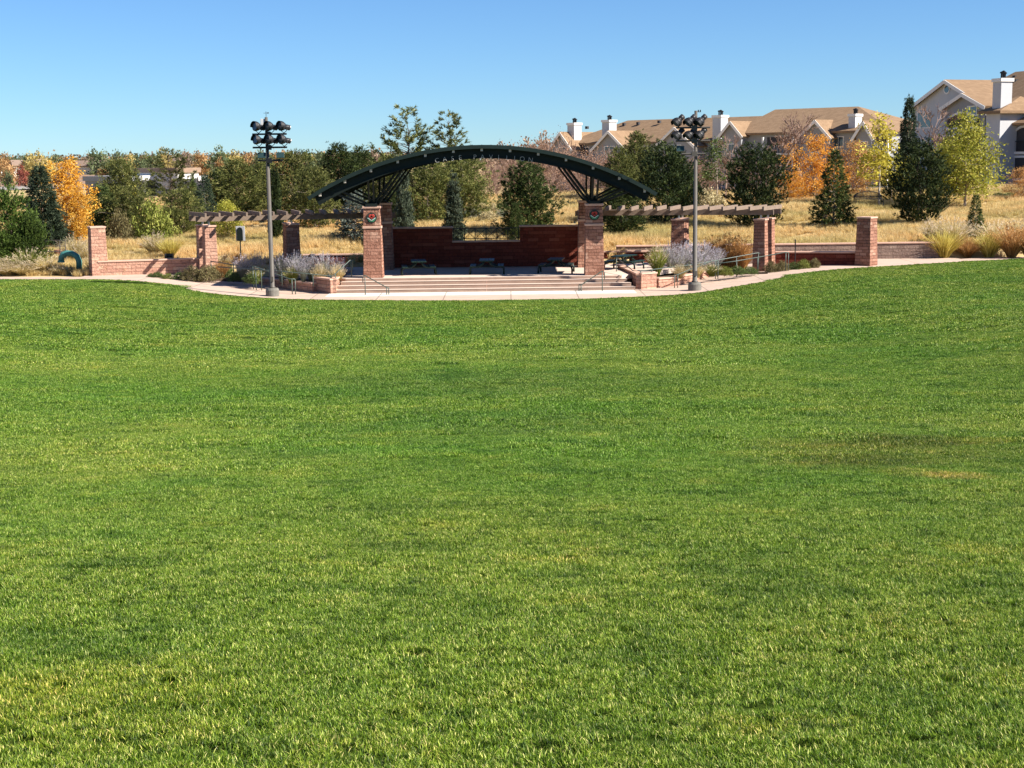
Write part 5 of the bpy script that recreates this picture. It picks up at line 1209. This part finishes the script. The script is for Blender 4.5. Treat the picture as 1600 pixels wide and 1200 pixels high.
def flat_building(px0, px1, Y, top, label, mat='white_building', trim='far_roof'):
    fr = Frame(px0, Y, px1, Y+(px1-px0)*0.09); z1 = fr.z((px0+px1)/2, top); q = fr.P(fr.L/2, 6, 0); z0 = g(q.x, q.y)-0.3
    h = empty('building', (q.x, q.y, z0), label, 'building'); m = MB(); fr.box(m, 0, fr.L, 0, 14, z0, z1-0.8); m.build('wall', mat, h)
    m = MB(); fr.box(m, -0.3, fr.L+0.3, -0.3, 14.3, z1-0.8, z1); m.build('parapet', trim, h)
    for i in range(4):
        u = fr.L*(i+0.5)/4; m = MB(); fr.box(m, u-1.2, u+1.2, -0.05, -0.004, z0+0.5, z0+3); m.build('door', 'dark_recess', h)
    return h
flat_building(276, 309, 250, 262, 'tall white block with a tan parapet among the pines, highest part of the white building')
flat_building(218, 275, 253, 274, 'low white flat-roofed building left of the taller white block', trim='white_building')
flat_building(309.5, 336, 253, 275, 'low white flat-roofed wing right of the taller white block', trim='white_building')
flat_building(203, 217, 246, 275, 'small grey shed-like block at the left end of the white building', mat='stucco_grey', trim='stucco_grey')
fr = Frame(-40, 395, 172, 395)
for (a, b, pt, pb_, lab) in ((-40, 52, 276, 285, 'long pinkish boundary fence beside the road at the far left'), (120, 146, 273, 282, 'short pinkish boundary fence right of the orange-yellow tree'), (147, 164, 272, 280, 'dark fence section continuing the boundary fence')):
    m = MB(); ua, ub = fr.u(a), fr.u(b); q = fr.P((ua+ub)/2, 0, 0); o = empty('fence', (q.x, q.y, g(q.x, q.y)), lab, 'fence')
    m = MB(); fr.box(m, ua, ub, 0, 0.15, g(q.x, q.y)-0.3, fr.z((a+b)/2, pt)); m.build('fence_panel', 'tan_fence' if 'dark' not in lab else 'dark_recess', o)
def sheet(name, px0, px1, y0, y1, mat, dz=0.08):
    n = 30; X0 = pd(px0, 290, y0).x; X1 = pd(px1, 290, y0).x; xx, yy = np.meshgrid(np.linspace(X0, X1, n), np.linspace(y0, y1, n)); return grid_mesh(name, xx, yy, G(xx, yy)+dz, mat)
sheet('road', -300, 175, 330, 385, 'asphalt_far', 0.12); sheet('field', 118, 178, 250, 325, 'far_green', 0.2)
# ------------------------------------------------------------------ trees and shrubs (each one a thing)
# kind, px, top row, distance, width px, label, options
T = []
def t(*a, **k): T.append(tree_px(*a, **k))
# far left foreground
t('juniper', 18, 292, 86, 78, 'large upright green juniper filling the left edge of the photo', 'juniper', 'shrub', seed=1)
t('juniper', 52, 338, 85.4, 44, 'smaller bright green juniper in front of the dark spruce', 'juniper', 'shrub', seed=2)
t('juniper', 4, 358, 85, 46, 'low green juniper at the very left edge above the dry grass', 'juniper', 'shrub', seed=3)
t('spruce', 68, 262, 95, 84, 'dark blue-green spruce left of the orange-yellow tree', 'spruce_tree', seed=1)
t('narrow_leafy', 106, 245, 98, 62, 'narrow golden-orange aspen glowing beside the dark spruce', 'aspen_tree', seed=1)
t('narrow_leafy', 126, 290, 97, 34, 'short orange-yellow aspen shoot leaning out right of the taller golden aspen', 'aspen_tree', seed=2)
t('pine', 160, 290, 104, 52, 'dark green pine right of the golden aspen', 'pine_tree', seed=1)
t('olive_pine', 192, 250, 116, 60, 'olive green pine whose crown rises left of the white building', 'pine_tree', seed=1)
t('olive_pine', 205, 292, 103, 66, 'low spreading olive pine with pale limbs above the striped wall', 'pine_tree', seed=2)
t('open_pine', 268, 236, 118, 84, 'open olive pine with bare pale branches in front of the white building', 'pine_tree', seed=3)
t('narrow_leafy', 178, 288, 122, 18, 'small yellow tree left of two between dark pines', 'aspen_tree', seed=2, mat='yellow_leaf')
t('narrow_leafy', 205, 283, 122, 22, 'small yellow tree right of two between dark pines', 'aspen_tree', seed=1, mat='yellow_leaf')
t('olive_pine', 285, 296, 104, 62, 'low olive pine behind the left pair of pergola pillars', 'pine_tree', seed=1)
t('bush', 240, 318, 100, 62, 'bright yellow-green bush above the tall dry grass on the left', 'bush', 'bush', mat='lime_leaf', seed=1)
t('bush', 188, 330, 99, 40, 'pale olive bush at the foot of the low spreading pine', 'bush', 'bush', mat='olive_shrub', seed=2)
t('blue_spruce', 322, 276, 108, 46, 'blue-green spruce behind the end of the left pergola', 'spruce_tree', seed=2, mat='spruce_needles')
t('spruce', 312, 300, 106, 40, 'short dark spruce tucked under the left pergola end', 'spruce_tree', seed=2)
t('pine', 372, 250, 116, 74, 'broad green pine behind the left pergola', 'pine_tree', seed=2, mat='olive_needles')
t('pine', 347, 262, 124, 50, 'dark pine left of the broad green pine', 'pine_tree', seed=3)
t('leafy', 356, 312, 100, 58, 'yellow-green leafy shrub behind the left pergola rafters', 'bush', 'bush', mat='yellowgreen_leaf', seed=3)
t('column_juniper', 432, 264, 98, 24, 'dark narrow juniper column right behind the left light pole', 'juniper', seed=1, mat='dark_juniper')
t('pine', 415, 252, 120, 56, 'green pine just left behind the left light pole', 'pine_tree', seed=1, mat='olive_needles')
t('olive_pine', 462, 238, 112, 76, 'olive green pine right of the left light pole', 'pine_tree', seed=2)
t('olive_pine', 492, 262, 106, 64, 'bushy olive pine above the left pergola where the arch begins', 'pine_tree', seed=1)
t('pine', 530, 226, 122, 66, 'dark green pine with a knobbly top left of the arch', 'pine_tree', seed=2)
t('pine', 566, 230, 125, 56, 'dark green pine showing above the left slope of the arch', 'pine_tree', seed=3)
t('blue_spruce', 556, 296, 96, 74, 'sparse silvery blue spruce left of the left front pillar', 'spruce_tree', seed=1)
t('open_pine', 640, 173, 118, 122, 'tall open-crowned pine, left of two against the sky above the arch', 'pine_tree', seed=1)
t('open_pine', 706, 181, 118, 108, 'tall open-crowned pine, right of two against the sky above the arch', 'pine_tree', seed=2)
t('olive_pine', 600, 250, 112, 66, 'olive pine behind the struts of the left pillar', 'pine_tree', seed=3)
t('olive_pine', 668, 245, 110, 84, 'dense olive pine filling the left half of the arch', 'pine_tree', seed=2)
t('olive_pine', 725, 246, 112, 76, 'dense olive pine behind the left half of the sign letters', 'pine_tree', seed=1)
t('pine', 620, 300, 103, 52, 'dark pine low behind the left rear pillar', 'pine_tree', seed=1)
t('column_juniper', 632, 262, 94, 32, 'tall grey-green juniper column next to the left pillar', 'juniper', seed=2, mat=None)
t('column_juniper', 710, 275, 94, 32, 'grey-green juniper column left of the crossed railing', 'juniper', seed=3)
t('pine', 825, 250, 101, 80, 'rounded green pine standing above the right end of the crossed railing', 'pine_tree', seed=3)
t('pine', 806, 318, 97, 22, 'small dark pine at the right end of the crossed railing', 'pine_tree', seed=2)
# brown thickets on the slope
def TLAB(px, i):
    if px < 850: return 'brown thicket with rusty leaves on the slope behind the right half of the sign letters'
    if px < 960: return 'leafless pinkish brown thicket on the slope behind the right slope of the arch'
    if px < 1000: return 'leafless brown thicket on the slope between the arch end and the dark juniper'
    return 'leafless brown thicket below the long apartment building around the dark junipers'
RP = random.Random(77)
for i, (px, top, Y, wd) in enumerate([(752, 236, 150, 70), (775, 250, 140, 64), (800, 232, 155, 70), (835, 215, 165, 80), (868, 208, 170, 80), (880, 240, 140, 76), (905, 225, 160, 74), (925, 240, 150, 70), (950, 228, 170, 70), (965, 250, 140, 60),
                                      (790, 268, 132, 60), (858, 262, 133, 64), (900, 268, 131, 60), (945, 275, 132, 56), (765, 280, 131, 46), (1085, 238, 170, 66), (1110, 246, 165, 60), (1150, 240, 172, 62), (1165, 262, 150, 50), (1205, 250, 165, 56), (985, 240, 165, 60), (1240, 262, 150, 60), (1095, 268, 145, 50)]):
    t('thicket', px, top+RP.uniform(-4, 4), Y, wd, TLAB(px, i), 'thicket_shrub', 'shrub', 'brown thickets on the slope', seed=1+i % 4, mat='rust_leaf')
t('pine', 997, 208, 128, 62, 'green pine whose tip rises left of the right light pole', 'pine_tree', seed=1, mat='olive_needles')
t('pine', 968, 232, 124, 52, 'olive pine behind the right slope of the arch', 'pine_tree', seed=2, mat='olive_needles')
t('pine', 972, 286, 99, 66, 'low bushy pine behind the right pillar and pergola beam', 'pine_tree', seed=3)
t('dark_juniper', 1040, 226, 106, 82, 'very dark dense juniper right of the arch end', 'juniper', seed=1)
t('dark_juniper', 1066, 258, 110, 48, 'smaller dark juniper just left of the right light pole', 'juniper', seed=2)
t('bare', 1128, 203, 124, 70, 'thin leafless tree with a straight trunk right of the right light pole', 'bare_tree', seed=1)
t('sparse_leafy', 1120, 208, 126, 66, 'thin half-bare tree with dull green leaves right of the light pole', 'tree', mat='green_leaf', seed=1)
t('dark_juniper', 1181, 230, 104, 84, 'dark dense juniper behind the middle of the right pergola', 'juniper', seed=3)
t('bush', 1106, 297, 116, 54, 'rounded tan rabbitbrush beside the right light pole', 'bush', 'bush', mat='brush_leaf', seed=1)
t('bare', 1225, 168, 140, 120, 'large leafless pinkish tree in front of the apartment roof', 'bare_tree', seed=2)
t('bare', 1262, 178, 146, 96, 'leafless pinkish tree just right of the largest bare tree', 'bare_tree', seed=3)
t('round_leafy', 1272, 212, 126, 76, 'bright orange maple behind the small dark spruce', 'maple_tree', seed=1)
t('round_leafy', 1236, 268, 124, 60, 'low rust-orange shrub tree left of the bright orange maple', 'maple_tree', seed=2)
t('round_leafy', 1338, 222, 128, 74, 'pale orange maple right of the small dark spruce', 'maple_tree', seed=3, mat='apricot_leaf')
t('round_leafy', 1308, 250, 130, 50, 'orange tree glimpsed directly behind the small dark spruce', 'maple_tree', seed=2)
t('blue_spruce', 1302, 238, 103, 66, 'small dark spruce with gaps on the dry grass bank', 'spruce_tree', seed=3, mat='pine_needles')
t('sparse_leafy', 1372, 176, 119, 78, 'young yellow-green tree with few leaves above the arched bench', 'tree', seed=2)
t('sparse_leafy', 1392, 232, 124, 70, 'low yellow-leaved tree right of the arched bench', 'tree', seed=3, mat='yellowgreen_leaf')
p_ = pd(1374, 300, 118.6); stk = empty('tree_stake', (p_.x, 118.6, g(p_.x, 118.6)), 'pale wooden stake holding the young tree above the arched bench', 'stake')
MB().tube([(p_.x, 118.6, g(p_.x, 118.6)-0.1), (p_.x, 118.6, pd(1374, 246, 118.6).z)], 0.05, 8).build('stake', 'stake_white', stk)
t('spruce', 1417, 156, 130, 46, 'tall narrow spruce at the left corner of the near apartment building', 'spruce_tree', seed=1)
t('dark_juniper', 1434, 226, 102, 82, 'almost black dense conifer on the bank left of the yellow-green ash', 'spruce_tree', seed=2)
t('bare', 1466, 154, 132, 96, 'leafless tree in front of the near apartment gable', 'bare_tree', seed=1)
t('leafy', 1507, 178, 118, 116, 'large yellow-green ash tree in front of the near apartment building', 'ash_tree', seed=1)
t('leafy', 1478, 214, 121, 70, 'yellow-green ash tree crowding the left side of the largest ash', 'ash_tree', seed=2)
t('blue_spruce', 1523, 306, 95, 34, 'tiny dark pine on the bank above the ornamental grasses', 'pine_tree', seed=3, mat='pine_needles')
t('round_leafy', 1598, 262, 124, 52, 'orange-brown shrub tree at the right edge under the brick balconies', 'maple_tree', seed=1, mat='amber_blade')
for i, px in enumerate((1560, 1577, 1590, 1606)):
    t('bush', px, 301, 126+i, 24, 'low green shrub in the row at the foot of the near apartment building', 'bush', 'bush', 'low shrubs at the apartment foot', seed=1+i % 3)
# rabbitbrush in the field above the stage wall
for i, (px, top, Y, wd, mt) in enumerate([(746, 312, 120, 34, 'brush_leaf'), (772, 318, 116, 36, 'brush_leaf'), (796, 314, 122, 34, 'brush_leaf'), (738, 325, 112, 30, 'blue_needles'), (764, 330, 110, 32, 'brush_leaf'), (784, 326, 112, 26, 'blue_needles')]):
    t('bush', px, top, Y, wd, 'pale mounded rabbitbrush in the golden field seen through the arch', 'bush', 'bush', 'rabbitbrush behind the stage wall', seed=1+i % 3, mat='brush_leaf' if mt == 'brush_leaf' else 'sage_stem')

# ornamental grasses, sage and low plants (meshes of blades, unit size 1 m)
TUFT = {}
def tuft_mesh(kd, seed):
    key = (kd, seed)
    if key in TUFT: return TUFT[key]
    rng = np.random.default_rng(seed*7+3)
    n, lean, w_, mat, plume, pm = kd
    a = rng.uniform(0, 6.283, n); ln = rng.uniform(0.05, 1, n)*lean; h = rng.uniform(0.55, 1.05, n)
    P = np.stack([np.cos(a)*0.12*rng.uniform(0, 1, n), np.sin(a)*0.12*rng.uniform(0, 1, n), np.zeros(n)], -1)
    D = unit(np.stack([np.cos(a)*ln, np.sin(a)*ln, np.ones(n)], -1)); s = unit(np.cross(D, rng.normal(size=D.shape)))*w_/2
    pts = [P]; d = D.copy()
    for j in range(3):
        pts.append(pts[-1]+d*(h/3)[:, None]); d = unit(d+np.stack([np.cos(a)*ln, np.sin(a)*ln, -0.35*np.ones(n)], -1)*0.33)
    q = [np.stack([pts[j]-s*(1-j*.28), pts[j]+s*(1-j*.28), pts[j+1]+s*(1-(j+1)*.28), pts[j+1]-s*(1-(j+1)*.28)], 1) for j in range(3)]
    V = np.stack(q, 1).reshape(-1, 3); v = rng.uniform(0, 1, n); var = np.repeat(np.clip(v[:, None]*0.8+np.array([0, 0.08, 0.2]), 0, 1).ravel(), 4)
    bm = np_mesh('blades', V, 4, mat, var); fm = None
    if plume:
        k = int(n*plume); idx = rng.integers(0, n, k); T_ = pts[3][idx]+rng.normal(size=(k, 3))*0.01; Q = np.repeat(T_, 14, 0)-np.repeat(d[idx], 14, 0)*rng.uniform(-0.12, 0.12, (k*14, 1))
        DD = unit(rng.normal(size=Q.shape)+np.array([0, 0, 0.8])); fm = np_mesh('flowers', quad_leaves(Q, DD, 0.045*np.ones(len(Q)), 0.02*np.ones(len(Q)), rng), 4, pm, np.repeat(rng.uniform(0, 1, len(Q)), 4))
    TUFT[key] = (bm, fm); return TUFT[key]
K_STRAW = (900, 0.75, 0.018, 'straw_blade', 0.12, 'plume_blade'); K_AMBER = (1000, 0.7, 0.018, 'amber_blade', 0.15, 'amber_blade'); K_LIME = (1000, 0.6, 0.02, 'limegold_blade', 0, None)
K_PLUME = (800, 0.8, 0.018, 'straw_blade', 0.14, 'plume_blade'); K_SAGE = (420, 0.5, 0.013, 'sage_stem', 0.5, 'sage_flower'); K_GREEN = (900, 0.7, 0.02, 'lime_leaf', 0.1, 'plume_blade')
def tuft(kd, px, top, Y, wpx, label, name='ornamental_grass', cat='ornamental grass', group=None, seed=1):
    b = pd(px, 415, Y); z = zb(b.x, Y)
    for _ in range(2):
        row = 600-(F*math.tan(math.atan((z-EYE)/Y)+PITCH)); X = pd(px, row, Y).x; z = zb(X, Y)
    Tz = pd(px, top, Y).z; bm, fm = tuft_mesh(kd, seed)
    o = empty(name, (X, Y, z-0.03), label, cat, group, RT.uniform(0, 6.28)); r = wpx*Y/F/2/0.62; o.scale = (r, r, max(0.15, (Tz-z)/0.92))
    c = bpy.data.objects.new('blades', bm); COL.objects.link(c); c.parent = o
    if fm: c = bpy.data.objects.new('flowers', fm); COL.objects.link(c); c.parent = o
    return o
# sage beds
for i, (px, top, Y, w_) in enumerate([(380, 404, 79.4, 30), (402, 401, 78.8, 32), (440, 402, 78.2, 32), (462, 400, 78.0, 32), (486, 403, 77.8, 30), (508, 401, 77.7, 30), (532, 406, 77.7, 24), (474, 412, 77.2, 24)]):
    tuft(K_SAGE, px, top, Y, w_, 'hazy lavender Russian sage clump '+('left of the left light pole' if px < 424 else 'just right of the left light pole' if px < 480 else 'beside the left end of the steps'), 'sage_plant', 'sage', 'lavender sage left of the steps', 1+i % 3)
for i, (px, top, Y, w_) in enumerate([(1048, 386, 81.8, 34), (1072, 384, 82, 36), (1098, 384, 82.2, 34), (1062, 396, 80, 34), (1090, 398, 80, 34), (1120, 392, 82.2, 30), (1112, 402, 80.5, 30)]):
    tuft(K_SAGE, px, top, Y, w_, 'hazy lavender Russian sage clump '+('left of the right light pole' if px < 1080 else 'right of the right light pole'), 'sage_plant', 'sage', 'lavender sage right of the steps', 1+i % 3)
for px, top, Y, w_, kd, lab in [
    (500, 414, 77.0, 28, K_STRAW, 'pale straw grass clump right of the left light pole in the planter'), (527, 414, 77.0, 26, K_STRAW, 'pale straw grass clump at the planter corner beside the left steps'),
    (455, 418, 77.6, 26, K_GREEN, 'small green grass clump just right of the left light pole'), (400, 420, 78, 26, K_GREEN, 'small green grass clump left of the left light pole base'),
    (1027, 386, 79.6, 36, K_GREEN, 'bright green and cream grass clump left end of the right bed'), (1062, 414, 77.6, 28, K_STRAW, 'low pale yellow grass left of the right light pole base'),
    (1090, 412, 78, 26, K_STRAW, 'low pale yellow grass right behind the right light pole'), (1112, 412, 78.6, 30, K_GREEN, 'green grass clump right of the right light pole'),
    (1140, 369, 84.3, 64, K_AMBER, 'large amber grass clump under the right pergola'), (1118, 376, 84.5, 48, K_AMBER, 'amber grass clump left of the large amber one under the right pergola'),
    (1160, 380, 83.8, 40, K_AMBER, 'amber grass clump beside the right pergola pillars'),
    (350, 398, 83.9, 34, K_STRAW, 'tan grass clump between the left pergola pillars and the sage'), (346, 409, 82.3, 30, K_AMBER, 'low amber grass beside the left ramp handrail'), (368, 396, 84.5, 34, K_AMBER, 'amber grass clump at the foot of the information board'),
    (266, 372, 89, 44, K_LIME, 'bright yellow round grass clump behind the striped wall'), (243, 366, 91, 50, K_STRAW, 'tall tan grass clump left of the bright yellow one'),
    (45, 392, 84.2, 70, K_GREEN, 'arching green-tan grass clump in front of the left junipers'), (18, 402, 83.6, 60, K_STRAW, 'straw grass clump at the left edge beside the path'), (70, 402, 83.8, 50, K_STRAW, 'straw grass clump left of the stacked stones'),
    (8, 412, 83.0, 50, K_STRAW, 'low straw grass at the very left edge nearest the path'), (95, 414, 82.9, 30, K_STRAW, 'low straw grass in front of the gooseneck pipe stones'), (34, 410, 83.0, 56, K_STRAW, 'wide low straw grass clump beside the path at the left'), (118, 372, 86.5, 44, K_STRAW, 'tall straw grass clump behind the gooseneck pipe'), (138, 378, 86.3, 36, K_STRAW, 'tall straw grass clump just left of the leftmost pillar'), (140, 400, 84.8, 24, K_STRAW, 'low straw grass between gooseneck pipe and pillar'),
    (1474, 362, 88.2, 70, K_LIME, 'bright yellow-green round grass clump at the left end of the right-hand border'), (1458, 372, 88.5, 40, K_AMBER, 'reddish tan grass clump left of the bright yellow-green one'),
    (1512, 372, 88.3, 50, K_AMBER, 'amber grass clump between the yellow-green clumps of the border'), (1545, 364, 88, 58, K_LIME, 'yellow-green grass clump in the middle of the right-hand border'),
    (1580, 356, 87.6, 62, K_AMBER, 'tall amber grass clump near the right edge of the border'), (1608, 358, 87.2, 56, K_AMBER, 'tall orange grass clump cut by the right edge of the photo'),
    (1490, 344, 91, 58, K_PLUME, 'plumed pale grass behind the bright yellow-green clump'), (1460, 346, 92, 44, K_PLUME, 'plumed pale grass behind the end of the retaining wall'), (1552, 348, 91, 60, K_PLUME, 'plumed pale grass right of the tiny pine'), (1590, 344, 92, 50, K_PLUME, 'plumed pale grass at the right edge behind the amber clumps')]:
    tuft(kd, px, top, Y, w_, lab, seed=RP.randint(1, 3))
def low(px, top, Y, w_, mt, label, group=None, sd=1):
    b = pd(px, 425, Y); z = zb(b.x, Y); row = 600-(F*math.tan(math.atan((z-EYE)/Y)+PITCH)); X = pd(px, row, Y).x
    return plant('bush', (X, Y, z-0.02), max(0.2, pd(px, top, Y).z-z), w_*Y/F, label, 'shrub', 'low_shrub', group, sd, mt)
for i, (px, top, Y, w_, mt) in enumerate([(245, 425, 81.0, 22, 'green_leaf'), (262, 427, 80.4, 20, 'lime_leaf'), (280, 425, 80.3, 24, 'green_leaf'), (228+8, 428, 81.2, 14, 'green_leaf')]):
    low(px, top, Y, w_, mt, 'low green groundcover shrub in the strip below the striped wall', 'low shrubs below the striped wall', 1+i % 3)
low(300, 417, 80.0, 36, 'olive_shrub', 'olive-brown mounded shrub in front of the left pergola pillars, left of two'); low(327, 415, 79.9, 38, 'olive_shrub', 'olive-brown mounded shrub in front of the left pergola pillars, right of two', sd=2)
low(343, 413, 82.6, 26, 'olive_shrub', 'olive low shrub right of the left pergola pillars above the ramp'); low(356, 414, 82.8, 24, 'green_leaf', 'small green low shrub under the upper left ramp handrail', sd=2)
low(392, 428, 77.6, 26, 'green_leaf', 'low green shrub at the left tip of the left planter'); low(560-190, 424, 79.5, 28, 'green_leaf', 'dark green low shrub under the left ramp handrail', sd=3)
for i, (px, top, Y, w_, mt) in enumerate([(1152, 416, 79.6, 28, 'green_leaf'), (1132, 416, 79.2, 26, 'lime_leaf'), (1172, 416, 80.2, 26, 'green_leaf')]):
    low(px, top, Y, w_, mt, 'low green shrub along the ramp right of the right light pole', 'low shrubs along the right ramp', 1+i % 3)
for i, (px, top, Y, w_, mt) in enumerate([(1205, 409, 81.3, 26, 'olive_shrub'), (1222, 408, 81.6, 24, 'olive_shrub'), (1240, 409, 81.9, 24, 'green_leaf'), (1256, 406, 82, 24, 'lime_leaf'), (1273, 404, 82.1, 18, 'olive_shrub')]):
    low(px, top, Y, w_, mt, 'low mixed green shrub in the strip around the thin sign post', 'low shrubs around the sign post', 1+i % 3)

# ------------------------------------------------------------------ far treeline on the left
RF = random.Random(21)
FM = {'orange': 'far_orange', 'gold': 'far_gold', 'green': 'far_leafgreen', 'olive': 'far_leafgreen', 'red': 'red_leaf', 'rust': 'far_rust'}
FL = {'orange': 'distant orange autumn tree in the far treeline', 'gold': 'distant yellow autumn tree in the far treeline', 'green': 'distant green leafy tree in the far treeline', 'olive': 'distant olive-brown tree in the far treeline', 'red': 'distant dark red tree in the far treeline', 'rust': 'distant rust-brown tree in the far treeline', 'cone': 'distant dark conifer in the far treeline'}
def far(px, top, Y, w_, c, sd=None):
    kd = 'far_cone' if c == 'cone' else 'far'
    if px < 180: Y += 100
    elif px < 640 and Y > 250: Y += 60
    zone = ('above the boundary fence at the far left' if px < 110 else 'right of the golden aspen top' if px < 200 else 'above the white building' if px < 345 else 'around the left light pole' if px < 500 else 'left of the arch' if px < 640 else 'beyond the brown thickets' if px < 900 else 'between the two apartment buildings')
    t(kd, px, top, Y, w_, FL[c].replace(' in the far treeline', '')+' '+zone, 'distant_tree', 'tree', 'distant '+('conifers' if c == 'cone' else c+' trees'), seed=sd or RF.randint(1, 3), mat=None if c == 'cone' else FM[c])
for px, top, Y, w_, c in [(8, 243, 280, 36, 'orange'), (-12, 245, 300, 40, 'olive'), (42, 246, 300, 30, 'green'), (56, 241, 290, 34, 'gold'), (35, 259, 270, 18, 'red'), (12, 268, 272, 14, 'green'), (74, 248, 320, 26, 'gold'), (90, 246, 330, 28, 'olive'),
                          (155, 238, 300, 40, 'olive'), (140, 245, 340, 26, 'rust'), (162, 262, 270, 22, 'orange'), (185, 240, 310, 34, 'green'), (205, 244, 330, 26, 'gold'), (225, 246, 300, 30, 'green'), (232, 242, 340, 26, 'cone'), (257, 237, 290, 40, 'gold'), (246, 244, 280, 24, 'green'), (290, 240, 320, 32, 'rust'), (316, 241, 300, 30, 'orange'), (300, 247, 330, 20, 'olive'),
                          (344, 234, 290, 40, 'olive'), (368, 240, 300, 44, 'gold'), (345, 250, 280, 22, 'orange'), (392, 242, 310, 30, 'orange'), (410, 238, 300, 34, 'olive'), (440, 240, 290, 34, 'orange'), (462, 242, 300, 30, 'rust'), (480, 236, 320, 34, 'cone'), (500, 240, 300, 32, 'green'), (425, 246, 330, 26, 'cone'), (585, 238, 290, 40, 'rust'), (612, 244, 300, 36, 'olive'),
                          (175, 276, 240, 24, 'cone'), (285, 268, 238, 16, 'cone'), (302, 268, 238, 16, 'cone'), (333, 262, 240, 18, 'olive'), (330, 270, 236, 14, 'gold'), (790, 228, 330, 40, 'rust'), (825, 222, 330, 44, 'rust'), (850, 214, 300, 44, 'rust'), (1408, 214, 320, 22, 'rust'), (1400, 232, 250, 34, 'olive'), (1418, 240, 240, 34, 'green')]:
    far(px, top, Y, w_, c)
cols = ['olive', 'rust', 'green', 'orange', 'gold', 'cone', 'olive', 'green']
for i in range(46):
    px = -30+i*14.5+RF.uniform(-5, 5); Y = RF.uniform(420, 620); far(px, 247.5-px*0.008+RF.uniform(-3, 3), Y, RF.uniform(22, 34), cols[RF.randrange(8)])
# the far ridge that closes the horizon: one wooded mass nobody could count
rg = np.random.default_rng(8); n = 7000
Xr = rg.uniform(-700, 420, n); Yr_ = rg.uniform(800, 1100, n); Zr = G(Xr, Yr_)
C = np.stack([Xr, Yr_, Zr+rg.uniform(0, 7.5, n)], -1); P = np.repeat(C, 8, 0)+rg.normal(size=(n*8, 3))*np.array([2.6, 2.6, 1.1])
V = quad_leaves(P, unit(rg.normal(size=P.shape)), np.full(len(P), 1.8), np.full(len(P), 1.4), rg)
m = np_mesh('far_wood', V, 4, 'rust_leaf', np.repeat(np.repeat(rg.uniform(0, 1, n), 8), 4)); o = bpy.data.objects.new('far_wood', m); COL.objects.link(o); tag(o, 'hazy wooded ridge closing the horizon far behind the left treeline', 'wood', kind='stuff')
m.materials.clear(); m.materials.append(foliage('far_wood', [(0, (0.06, 0.07, 0.05)), (0.4, (0.13, 0.12, 0.09)), (0.7, (0.22, 0.16, 0.11)), (1, (0.38, 0.24, 0.12))], 0.1))
